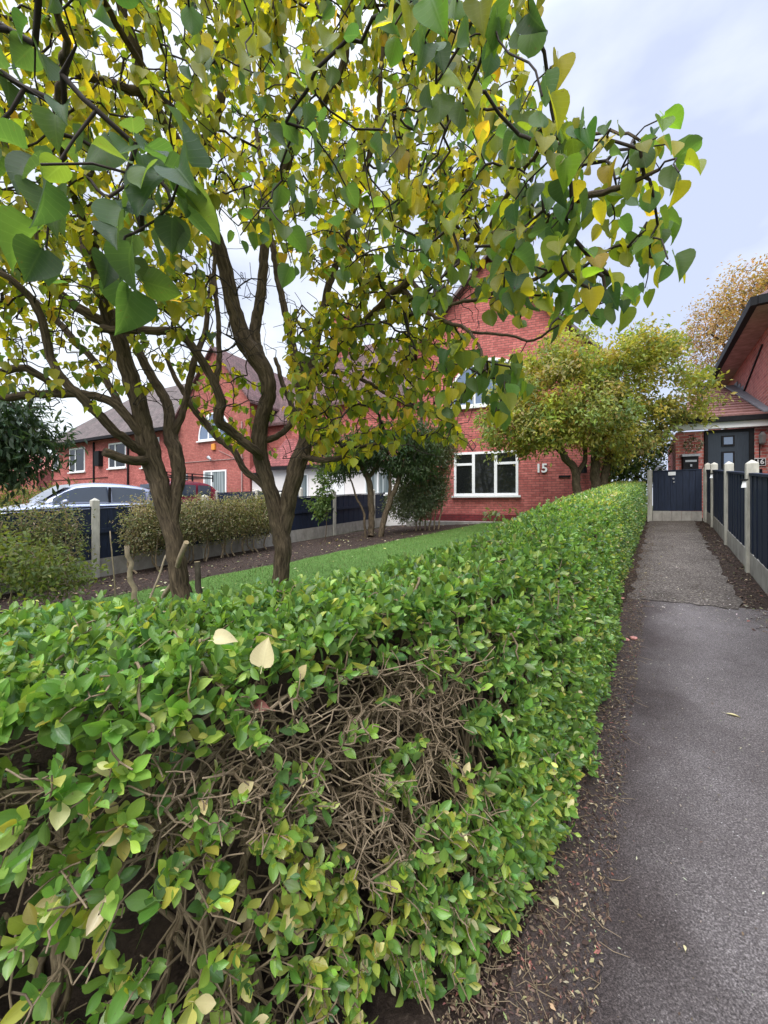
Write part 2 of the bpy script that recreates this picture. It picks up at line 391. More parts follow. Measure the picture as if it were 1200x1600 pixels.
def palette(n, cols, wts, jit=.18):
    wts = np.array(wts, float); k = rng.choice(len(cols), n, p=wts/wts.sum()); c = np.array(cols)[k]
    return np.clip(c*(1+rng.normal(0, jit, (n, 1)))*(1+rng.normal(0, jit*.35, (n, 3))), .004, .9)
class Tubes:
    def __init__(s): s.V = []; s.F = []; s.U = []; s.n = 0
    def add(s, P, Rr, sides=6, rough=0, freq=7):
        P = np.asarray(P, float); Rr = np.asarray(Rr, float); k = len(P)
        if k < 2: return
        T = unit(np.gradient(P, axis=0)); A = np.zeros_like(P)
        a = np.cross(T[0], (0.3, .5, .8)); a /= np.linalg.norm(a)+1e-9
        for i in range(k):
            a = a-T[i]*np.dot(a, T[i]); a /= np.linalg.norm(a)+1e-9; A[i] = a
        B = np.cross(T, A); th = np.arange(sides)*2*np.pi/sides
        ln = np.concatenate([[0], np.cumsum(np.linalg.norm(np.diff(P, axis=0), axis=1))])
        rad = np.repeat(Rr[:, None], sides, 1)
        if rough:
            q = np.zeros((k, sides))
            for _ in range(9):
                f = rng.integers(2, freq+5); q += rng.uniform(.4, 1)*np.sin(f*th[None]+rng.uniform(0, 6.3)+ln[:, None]*rng.uniform(-14, 14)+1.5*np.sin(ln[:, None]*rng.uniform(6, 22)))
            rad = rad*(1+rough*q/4)
        V = P[:, None]+rad[..., None]*(np.cos(th)[None, :, None]*A[:, None]+np.sin(th)[None, :, None]*B[:, None])
        i, j = np.meshgrid(np.arange(k-1), np.arange(sides), indexing='ij'); j2 = (j+1) % sides
        F = np.stack([i*sides+j, i*sides+j2, (i+1)*sides+j2, (i+1)*sides+j], -1).reshape(-1, 4)
        U = np.stack([np.repeat((th/6.2832)[None], k, 0)*max(Rr.mean()*6.28, .01), np.repeat(ln[:, None], sides, 1)], -1)
        s.V.append(V.reshape(-1, 3)); s.F.append(F+s.n); s.U.append(U.reshape(-1, 2)); s.n += k*sides
        if sides % 2 == 0 and sides >= 4:      # close the far end
            b0 = s.n-sides; half = sides//2
            s.F.append(np.array([(b0+q, b0+q+1, b0+sides-2-q, b0+sides-1-q) for q in range(half-1)]))
    def build(s, name, m, parent): return quads(name, np.concatenate(s.V), np.concatenate(s.F), m, parent, uv=np.concatenate(s.U))
def spline(pts, step):
    P = np.asarray(pts, float); Q = np.vstack([2*P[0]-P[1], P, 2*P[-1]-P[-2]]); out = []
    for i in range(1, len(Q)-2):
        n = max(2, int(np.linalg.norm(Q[i+1, :3]-Q[i, :3])/step))
        for tt in np.arange(n)/n:
            a, b_, c, d = Q[i-1], Q[i], Q[i+1], Q[i+2]
            out.append(.5*((2*b_)+(c-a)*tt+(2*a-5*b_+4*c-d)*tt*tt+(3*b_-a-3*c+d)*tt**3))
    out.append(P[-1]); return np.array(out)
class Grower:
    def __init__(s, cap=60000): s.p = np.zeros((cap, 3)); s.par = np.full(cap, -1); s.r = np.zeros(cap); s.n = 0; s.limbs = []; s.twigs = []; s.tips = []
    def _add(s, q, par, r): i = s.n; s.p[i] = q; s.par[i] = par; s.r[i] = r; s.n += 1; return i
    def nearest(s, q): d = s.p[:s.n]-q; return int(np.argmin(np.einsum('ij,ij->i', d, d)))
    def limb(s, pts, step=.04, wob=.006, attach=True):
        """pts rows x,y,z,r"""
        par = -1; P = np.asarray(pts, float)
        if attach and s.n:
            par = s.nearest(P[0, :3]); P[0, :3] = s.p[par]
        Q = spline(P, step); w_ = np.cumsum(rng.normal(0, wob, (len(Q), 3)), 0); w_ -= np.linspace(0, 1, len(Q))[:, None]*w_[-1]; Q[:, :3] += w_
        ids = []
        for q in Q: par = s._add(q[:3], par, q[3]); ids.append(par)
        s.limbs.append(ids); return ids
    def twig(s, tip, sag=.08, step=.05, wob=.012, up=None, rt=.0013):
        a = s.nearest(tip); p0 = s.p[a]; v = tip-p0; d = np.linalg.norm(v); n = max(2, int(d/step))
        mid = p0+v*.5+rng.normal(0, .14*d, 3)+np.array([0, 0, sag*d])
        tt = np.linspace(0, 1, n+1)[1:, None]
        Q = (1-tt)**2*p0+2*tt*(1-tt)*mid+tt**2*tip
        if n > 2: Q[:-1] += rng.normal(0, wob, (n-1, 3))
        par = a; ids = [a]
        for q in Q: par = s._add(q, par, 0); ids.append(par)
        s.twigs.append(ids); s.tips.append(par); return ids
    def finish(s, k=.0013, e=.42, rmax=.03):
        cnt = np.zeros(s.n); 
        for i in s.tips: cnt[i] += 1
        for i in range(s.n-1, 0, -1):
            if s.par[i] >= 0: cnt[s.par[i]] += cnt[i]
        rr = np.minimum(k*np.maximum(cnt, 1)**e, rmax); s.rr = np.maximum(s.r[:s.n], np.where(s.r[:s.n] > 0, 0, rr))
    def build(s, limb_t, twig_t, rough=.05, sides=5):
        for ids in s.limbs:
            r = s.r[ids]; big = r.max() > .045
            P = s.p[ids].copy()
            limb_t.add(P, r, 36 if big else (16 if r.max() > .018 else 8), rough if big else rough*.6, 15 if big else 6)
        for ids in s.twigs:
            r = s.rr[ids].copy(); r[0] = min(r[0], r[1]*1.25) if len(r) > 1 else r[0]; twig_t.add(s.p[ids], r, sides)

# ------------------------------------------------------------------ THE SETTING: ground
def sheet(name, s0, s1, u0, u1, m, dz, ds=.25, du=.25, edge=0, col=None, jag=0):
    ns = max(2, int((s1-s0)/ds)); nu = max(2, int((u1-u0)/du))
    S, U = np.meshgrid(np.linspace(s0, s1, ns+1), np.linspace(u0, u1, nu+1), indexing='ij')
    if jag:
        U[:, 0] += rng.normal(0, jag, ns+1); U[:, -1] += rng.normal(0, jag, ns+1); S[0] += rng.normal(0, jag, nu+1); S[-1] += rng.normal(0, jag, nu+1)
    X = S*PD[0]+U*PN[0]; Y = S*PD[1]+U*PN[1]; Z = ground(X, Y)+dz
    i, j = np.meshgrid(np.arange(ns), np.arange(nu), indexing='ij'); a = i*(nu+1)+j
    F = np.stack([a, a+nu+1, a+nu+2, a+1], -1).reshape(-1, 4)[:, ::-1]
    cc = None
    if col is not None: cc = col(S, U)
    o = quads(name, np.stack([X, Y, Z], -1).reshape(-1, 3), F, m, col=cc); return tag(o, kind='structure')
# terrain: one sheet to the horizon, finer near the camera
gx = np.concatenate([-np.geomspace(900, 32, 12), np.arange(-30, 31, 1.0), np.geomspace(32, 900, 12)])
X, Y = np.meshgrid(gx, gx, indexing='ij'); Z = ground(X, Y)-.012
n_ = len(gx); i, j = np.meshgrid(np.arange(n_-1), np.arange(n_-1), indexing='ij'); a = i*n_+j
tag(quads('ground', np.stack([X, Y, Z], -1).reshape(-1, 3), np.stack([a, a+n_, a+n_+1, a+1], -1).reshape(-1, 4), 'terrain'), kind='structure')
sheet('garden_soil', -1.5, 13.2, -7.6, 1.1, 'soil', 0, .3, .3)
def dirt(S, U): return np.stack([np.clip(.95-(U+.27)/.115, 0, .95).ravel(), np.clip(.62-(U+.2)/.62, 0, .62).ravel(), 0*U.ravel()], -1)   # r: soil washed onto the edge, g: damp stain
sheet('asphalt_path', -3, 4.62, -.30, 1.6, 'asphalt', .006, .1, .05, col=dirt, jag=.012)
sheet('concrete_path', 4.55, 11.6, -.27, .57, 'conc_path', .012, .12, .06, jag=.024)
# lawn with a slanting edge
ns, nu = 60, 30
S, T = np.meshgrid(np.linspace(.5, 11.9, ns+1), np.linspace(0, 1, nu+1), indexing='ij')
U0 = -5.55+(S-3.5)*.135+.05*np.sin(S*3.1)+.04*np.sin(S*7.3); U = U0+(-.9-U0)*T
X = S*PD[0]+U*PN[0]; Y = S*PD[1]+U*PN[1]
i, j = np.meshgrid(np.arange(ns), np.arange(nu), indexing='ij'); a = i*(nu+1)+j
tag(quads('lawn', np.stack([X, Y, ground(X, Y)+.01], -1).reshape(-1, 3), np.stack([a, a+nu+1, a+nu+2, a+1], -1).reshape(-1, 4)[:, ::-1], 'lawn'), kind='structure')
sheet('driveway', -4, 11, -18, -7.75, 'drive', .004, .6, .6)
# grass blades
nb = 42000
s_ = rng.uniform(.8, 11.8, nb); u0 = -5.55+(s_-3.5)*.135; u_ = u0+(-.95-u0)*rng.random(nb)
x = s_*PD[0]+u_*PN[0]; y = s_*PD[1]+u_*PN[1]; B0 = np.stack([x, y, ground(x, y)+.008], -1)
an = rng.uniform(0, 6.28, nb); wv = np.stack([np.cos(an), np.sin(an), 0*an], -1)*.0035
h = rng.uniform(.018, .045, nb); le = rng.normal(0, .014, (nb, 2)); tip = B0+np.stack([le[:, 0], le[:, 1], h], -1)
V = np.stack([B0-wv, B0+wv, tip+wv*.15, tip-wv*.15], 1).reshape(-1, 3); F = np.arange(4*nb).reshape(-1, 4)
cc = np.repeat(palette(nb, [(.10, .19, .035), (.14, .23, .05), (.22, .23, .09)], [5, 3, 1]), 4, 0)
tag(quads('grass', V, F, 'blade', col=cc, smooth=False), 'short mown green grass of the front lawn', 'grass', kind='stuff')

# ------------------------------------------------------------------ HEDGE beside the path
def hx(s, u): x_, y_ = su(s, u); return (x_, y_)
st_f = [hx(11.25, -.37), hx(9, -.36), hx(6.5, -.38), hx(4.5, -.36), hx(3, -.38), (.80, 1.72), (.52, 1.38), (.27, 1.12), (-.06, .92), (-.40, .70), (-.80, .575), (-1.35, .53), (-2.5, .5)]
st_b = [hx(11.25, -1.02), hx(9, -1.0), hx(6.5, -.98), hx(4.5, -.95), hx(3, -.93), (.42, 2.08), (.13, 1.70), (-.14, 1.46), (-.42, 1.27), (-.75, 1.18), (-1.15, 1.18), (-1.5, 1.22), (-2.6, 1.3)]
HF = spline([(*p, 0) for p in st_f], .03)[:, :2]; _hb = spline([(*p, 0) for p in st_b], .03)[:, :2]
def resample(P, n):
    d = np.concatenate([[0], np.cumsum(np.linalg.norm(np.diff(P, axis=0), axis=1))]); tt = np.linspace(0, d[-1], n)
    return np.stack([np.interp(tt, d, P[:, k]) for k in range(P.shape[1])], -1), tt
NH = 700
HF, HFt = resample(HF, NH)
# pair front and back by station parameter
ksf = [np.argmin(np.linalg.norm(HF-np.array(p), axis=1)) for p in st_f]
HB = np.stack([np.interp(np.arange(NH), ksf, [p[k] for p in st_b]) for k in (0, 1)], -1)
def hedge_h(s): return 1.0+.0
def hed(k, across, up):
    """k station float 0..NH-1, across 0 front..1 back, up 0..1 -> world point and outward normal of the front"""
    k = np.clip(k, 0, NH-1.001); i = k.astype(int); f = (k-i)[:, None]
    fr = HF[i]*(1-f)+HF[np.minimum(i+1, NH-1)]*f; bk = HB[i]*(1-f)+HB[np.minimum(i+1, NH-1)]*f
    q = fr*(1-across[:, None])+bk*across[:, None]; z0 = ground(q[:, 0], q[:, 1])
    sq = to_su(q[:, 0], q[:, 1])[0]; ztop = 1.0+.0775*np.clip(sq, -1, 12)-.038*np.clip((4.2-sq)/2.5, 0, 1)*(.25+.75*across)
    nrm = unit(fr-bk)
    return np.column_stack([q, z0+(ztop-z0)*up]), np.column_stack([nrm, 0*nrm[:, :1]]), np.linalg.norm(bk-fr, axis=1)
def proj(P): return 600+P[:, 0]/P[:, 1]*FPX, HOR-(P[:, 2]-CAMZ)/P[:, 1]*FPX
def in_poly(x, y, poly):
    r = np.zeros(len(x), bool); n = len(poly)
    for a_ in range(n):
        (x1, y1), (x2, y2) = poly[a_], poly[(a_+1) % n]
        c_ = ((y1 > y) != (y2 > y)) & (x < (x2-x1)*(y-y1)/((y2-y1) if y2 != y1 else 1e-9)+x1); r ^= c_
    return r
lump = lambda P, f, sd: np.sin(P[:, 0]*f+sd)*np.sin(P[:, 1]*f*1.1+2*sd)*np.sin(P[:, 2]*f*.9+3*sd)
BARE = [(600, 1040), (752, 1010), (740, 1120), (700, 1210), (650, 1330), (590, 1390), (540, 1330), (490, 1320), (430, 1300), (390, 1330), (340, 1290), (260, 1300), (200, 1230), (250, 1150), (330, 1110), (480, 1080)]
hroot = empty('hedge', (*su(4, -.65), g(*su(4, -.65))), 'long clipped green privet hedge with a bare twiggy patch, beside the path', 'hedge')
HG = Grower(160000)
# upright stems
for k in np.concatenate([np.linspace(330, NH-20, 95), rng.uniform(330, NH-20, 40)]):
    p, nr, wd = hed(np.array([k]), np.array([rng.uniform(.3, .7)]), np.array([0.]))
    b0 = p[0]; top, _, _ = hed(np.array([k+rng.normal(0, 12)]), np.array([rng.uniform(.15, .85)]), np.array([rng.uniform(.6, .85)]))
    mid = (b0+top[0])/2+rng.normal(0, .03, 3); r0 = rng.uniform(.006, .016)
    HG.limb([(*b0, r0), (*mid, r0*.75), (*top[0], r0*.4)], .04, .008, attach=False)
shP = []; shN = []; shS = []; shT = []; bareP = []
def surf(kind, n, k0, k1):
    kk = rng.uniform(k0, k1, n); jit = rng.normal(0, .022, n)
    if kind == 'top':
        ac = rng.uniform(.0, 1.0, n); up = 1+jit*.9-.04*np.abs(ac-.5)**3*8; P, nr, wd = hed(kk, ac, up)
        P[:, 2] += .012*lump(P, 9, 1)+.010*lump(P, 23, 2); nn = nr*(0.5-ac)[:, None]*.8+np.array([0, 0, 1])
    elif kind == 'front':
        up = rng.uniform(.03, 1., n)**.9; P, nr, wd = hed(kk, -jit/.6, up)
        P += nr*(.05*np.sin(up*3.0)-.03+.035*lump(P, 8, 3)+.015*lump(P, 25, 5)+np.where((kk > 420) & (kk < 600), .12, 0)*(1-up)*np.clip((600-kk)/60, 0, 1))[:, None]; nn = nr+np.array([0, 0, .35])
    else:
        up = rng.uniform(.05, 1., n); P, nr, wd = hed(kk, 1+jit/.6, up); nn = -nr+np.array([0, 0, .35])
    return P, unit(nn), kk, up
def add_shoots(P, Nn, dens):
    keep = rng.random(len(P)) < dens; return P[keep], Nn[keep]
near0 = 395
parts = []
for kind, n, k0, k1 in (('front', 1400, 425, 560), ('top', 3100, near0, NH-1), ('front', 4200, near0, NH-1), ('back', 500, near0, NH-1), ('top', 4200, 0, near0), ('front', 6800, 0, near0), ('back', 1500, 0, near0)):
    P, nn, kk, up = surf(kind, n, k0, k1)
    if n == 1400: m_ = up < .45; P, nn, kk, up = P[m_], nn[m_], kk[m_], up[m_]
    px, py = proj(P); bare = in_poly(px, py, BARE) & (lump(P, 17, 1.3)+.5*lump(P, 39, 4) < .30)
    low = np.clip(up/.14, .55, 1) if kind == 'front' else np.ones(len(P))
    if kind == 'front' and k0 >= near0:
        left = (px < 330) & (py > 1150)
        low = low*np.where((py > 1320) & (px < 420), .56, 1)*np.where(left, .72, 1)
        if n == 1400: low = low*0+1
    P1, n1 = P[~bare], nn[~bare]; keep = rng.random(len(P1)) < low[~bare]; parts.append((kind, k0 >= near0, P1[keep], n1[keep]))
    if bare.any(): bareP.append(P[bare]); extra = rng.random(bare.sum()) < np.where(px[bare] < 400, .32, .09); parts.append((kind, True, P[bare][extra], nn[bare][extra]))
privet = [leaf_template('oval', 6, f, c, tw) for f, c, tw in ((.35, .25, 0), (.2, .1, .2), (.5, .5, -.2), (.3, -.15, .1))]
privet_far = [leaf_template('oval', 3, f, c, tw, False) for f, c, tw in ((.35, .3, 0), (.2, .1, .2), (.5, .5, -.2))]
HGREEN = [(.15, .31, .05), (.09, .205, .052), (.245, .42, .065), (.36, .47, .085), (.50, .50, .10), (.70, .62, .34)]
LV = {True: [], False: []}
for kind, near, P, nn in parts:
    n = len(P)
    if not n: continue
    stem = unit(nn+rng.normal(0, .38, (n, 3))+np.array([0, 0, .25])); ln = rng.uniform(.03, .075, n)
    npair = 4 if near else 3
    a0 = np.cross(stem, unit(rng.normal(0, 1, (n, 3)))); a0 = unit(a0); b0 = np.cross(stem, a0)
    px, py = proj(P); yellow = np.zeros(n)
    if kind == 'front' and near: yellow = np.where((py > 1300) & (px > 290) & (px < 620), .62, np.where(py > 1180, .22, .03))
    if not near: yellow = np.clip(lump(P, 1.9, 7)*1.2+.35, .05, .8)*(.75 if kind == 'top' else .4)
    for q in range(npair):
        f = q/(npair-1); base = P-stem*(ln*(1-f))[:, None]; ang = q*np.pi/2
        for sg in (1, -1):
            o_ = (math.cos(ang)*a0+math.sin(ang)*b0)*sg; tilt = rng.uniform(.35, .95, n)[:, None]*(1.25-.55*f)
            d = unit(stem*.75+o_*tilt+rng.normal(0, .16, (n, 3))); nl = unit(stem-d*np.sum(stem*d, 1, keepdims=True)+rng.normal(0, .2, (n, 3)))
            sz = rng.uniform(.025, .044, n)*(1.0-.35*(f > .9))*(1.0 if near else 1.12)
            if near: sz *= np.where((px < 330) & (py > 1080), 1.2, 1.04)
            kp = rng.random(n) < (.93 if near else .85)
            c = palette(n, HGREEN, [6, 4, 3.5, 1.2, .25, .06] if near else ([4, 7, 1.2, .6, .2, .05] if kind == 'front' else [6, 3, 3.5, 2, .8, .5])); c = c*(.90 if near else .82)+c.mean(1, keepdims=True)*(.10 if near else .18); ye = palette(n, HGREEN, [1, .5, 1.5, 3, 2.5, 1.6]); c = np.where((rng.random(n) < yellow)[:, None], ye, c)  # far front: shade of the side face put into leaf colour, more dark green
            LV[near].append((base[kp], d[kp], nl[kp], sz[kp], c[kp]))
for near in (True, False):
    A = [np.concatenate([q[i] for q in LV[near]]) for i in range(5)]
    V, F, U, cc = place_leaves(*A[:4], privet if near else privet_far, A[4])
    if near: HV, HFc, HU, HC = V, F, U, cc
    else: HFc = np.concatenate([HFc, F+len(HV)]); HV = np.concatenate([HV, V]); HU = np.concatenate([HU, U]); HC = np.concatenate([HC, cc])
# inner leaves that close the hedge
n = 9000
P, nr, wd = hed(rng.uniform(0, NH-1, n), rng.uniform(.12, .9, n), rng.uniform(.1, .93, n)); px, py = proj(P)
kp = ~in_poly(px, py, [(540, 1050), (760, 1000), (720, 1400), (350, 1320), (240, 1150)]) | (rng.random(n) < .06); P = P[kp]; n = len(P)
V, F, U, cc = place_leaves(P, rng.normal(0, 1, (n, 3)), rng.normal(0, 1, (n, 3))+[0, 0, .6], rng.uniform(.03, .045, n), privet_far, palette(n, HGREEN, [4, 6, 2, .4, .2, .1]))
HFc = np.concatenate([HFc, F+len(HV)]); HV = np.concatenate([HV, V]); HU = np.concatenate([HU, U]); HC = np.concatenate([HC, cc])
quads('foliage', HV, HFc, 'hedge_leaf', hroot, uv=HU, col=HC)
# twigs: to the shoots of the near part and to stubs on the bare patch
tg = np.concatenate([p for _, nr_, p, _ in parts if nr_]); tg = tg[rng.permutation(len(tg))[:1700]]
bp = np.concatenate(bareP); 
n = 5200; kq = rng.uniform(430, NH-40, n)
inner, nr, _ = hed(kq, rng.uniform(.02, .5, n), rng.uniform(.12, .9, n)); px, py = proj(inner); inner = inner[in_poly(px, py, [(520, 1050), (770, 1000), (740, 1450), (330, 1500), (200, 1150)])]
fork = bp[rng.integers(0, len(bp), 150)]; f2 = np.concatenate([fork+rng.normal(0, .02, fork.shape) for _ in range(2)]); i2 = inner[rng.integers(0, len(inner), 250)]
allT = np.concatenate([inner[:180], bp[:60], f2, i2+rng.normal(0, .018, i2.shape), tg]); d = np.array([np.min(np.linalg.norm(HG.p[:HG.n:3]-q, axis=1)) for q in allT])
for q in allT[np.argsort(d)]: HG.twig(q, sag=.12, step=.022, wob=.006)
HG.finish(.0013, .38, .008)
tb = Tubes(); HG.build(tb, tb, .12, 5)
# clipped branchlets: straight internodes, opposite side stubs, blunt ends
limb_ids = np.concatenate([np.array(q) for q in HG.limbs]); LP = HG.p[limb_ids]
fr_ = np.concatenate([p for k_, nr2, p, _ in parts if nr2 and k_ == 'front']); px, py = proj(fr_); fr_ = fr_[(py > 1180) & (px < 800)]
tgts = np.concatenate([bp[rng.permutation(len(bp))[:330]], fr_[rng.permutation(len(fr_))[:420]]])
for q in tgts:
    q = q+rng.normal(0, .012, 3); dl = np.linalg.norm(LP-q, axis=1); near_ = np.argsort(dl)[:60]; a_ = LP[rng.choice(near_[10:])]; v = q-a_; ln = np.linalg.norm(v)
    if ln < .04 or ln > .5: continue
    k_ = max(2, int(ln/.045)); d_ = v/ln; sd_ = np.cross(d_, rng.normal(0, 1, 3)); sd_ /= np.linalg.norm(sd_); P = [a_]
    for i_ in range(1, k_+1): P.append(a_+v*i_/k_+sd_*(.010*(-1)**i_ if i_ < k_ else 0)+rng.normal(0, .004, 3))
    r0 = rng.uniform(.0022, .0042); tb.add(P, np.linspace(r0, .0015, len(P)), 6)
    for i_ in range(1, k_+1):
        for sg in (1, -1):
            if rng.random() < .62:
                s2 = np.cross(d_, sd_) if i_ % 2 else sd_; dd_ = d_*rng.uniform(.3, 1.0)+s2*sg*.8+rng.normal(0, .2, 3); dd_ /= np.linalg.norm(dd_); l2 = rng.uniform(.012, .05)
                m_ = P[i_]+dd_*l2*.5+rng.normal(0, .002, 3); tb.add([P[i_], m_, P[i_]+(dd_+d_*.25)*l2], [.0017, .0015, .0014], 5)
tb.build('stems', 'hedge_wood', hroot)
# solid dark core added inside the hedge to block light and see-through
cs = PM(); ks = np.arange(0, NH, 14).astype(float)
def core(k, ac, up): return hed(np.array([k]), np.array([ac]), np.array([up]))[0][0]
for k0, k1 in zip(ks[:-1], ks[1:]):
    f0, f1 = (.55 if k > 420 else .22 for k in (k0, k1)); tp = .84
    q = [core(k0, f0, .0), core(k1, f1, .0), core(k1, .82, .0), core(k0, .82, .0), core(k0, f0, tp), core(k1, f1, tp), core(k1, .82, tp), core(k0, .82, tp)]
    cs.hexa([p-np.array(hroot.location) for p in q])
cs.build('dark_core', 'hedge_core', hroot)

# ------------------------------------------------------------------ LILAC TREES
trees = []
def lilac(limbs, base):
    G = Grower(90000)
    for k, lm in enumerate(limbs):
        pts = []
        for (px, py, z, r) in lm: p = at(px, py, z); r = r*.80 if r > 6 else min(r, 4.8); pts.append((*p, r*z/FPX))
        G.limb(pts, .03, .004, attach=k > 0)
    return G
T1 = [[(296, 1040, 3.0, 27), (294, 960, 3.0, 20), (289, 900, 3.0, 17), (277, 830, 3.0, 16), (258, 765, 3.0, 17), (236, 705, 3.0, 19), (222, 650, 2.95, 15), (200, 595, 2.9, 15), (188, 540, 2.85, 14), (172, 495, 2.75, 12), (157, 452, 2.6, 9), (150, 395, 2.5, 7), (165, 330, 2.4, 5)],
      [(288, 825, 3.0, 11), (278, 745, 3.05, 12), (270, 690, 3.1, 13), (266, 650, 3.15, 10), (250, 610, 3.2, 9), (230, 572, 3.2, 8), (209, 528, 3.2, 7), (181, 490, 3.1, 6), (150, 430, 3.0, 5), (110, 340, 3.0, 4)],
      [(270, 680, 3.1, 8), (288, 638, 3.15, 6), (301, 590, 3.2, 5), (304, 570, 3.2, 5), (322, 520, 3.3, 4), (330, 430, 3.4, 3)],
      [(186, 538, 2.85, 10), (165, 508, 2.8, 10), (139, 492, 2.75, 9.5), (93, 466, 2.7, 9), (67, 438, 2.6, 8.5), (40, 405, 2.5, 8), (5, 385, 2.4, 7), (-60, 330, 2.2, 5)],
      [(234, 712, 2.95, 11), (210, 700, 2.85, 9), (187, 683, 2.75, 9), (139, 638, 2.6, 8.5), (88, 585, 2.5, 8), (72, 523, 2.45, 7), (59, 483, 2.4, 7), (16, 443, 2.3, 6), (-60, 400, 2.2, 4)],
      [(230, 690, 2.95, 10), (208, 662, 2.9, 9), (184, 634, 2.9, 8.5), (160, 623, 2.9, 8), (128, 616, 2.9, 8), (67, 615, 2.9, 7.5), (0, 619, 2.9, 7), (-90, 600, 2.9, 5)],
      [(110, 616, 2.9, 7), (88, 606, 2.85, 6.5), (64, 588, 2.8, 7), (37, 577, 2.75, 7), (0, 584, 2.7, 6.5), (-80, 570, 2.6, 4)],
      [(226, 668, 2.95, 8), (200, 655, 3.0, 7), (165, 590, 3.05, 6), (133, 550, 3.05, 6), (101, 521, 3.1, 5.5), (72, 491, 3.1, 5), (20, 448, 3.1, 4), (-40, 380, 3.1, 3)],
      [(232, 722, 2.95, 10), (205, 720, 2.8, 9), (163, 706, 2.65, 8.5)],
      [(160, 440, 2.6, 6), (120, 330, 2.3, 5), (90, 200, 1.8, 4.5), (100, 80, 1.3, 5), (105, -60, 1.0, 5), (100, -150, .85, 5)],
      [(60, 440, 2.6, 5), (40, 300, 2.5, 4), (-20, 150, 2.4, 4), (-80, -60, 2.4, 3)]]
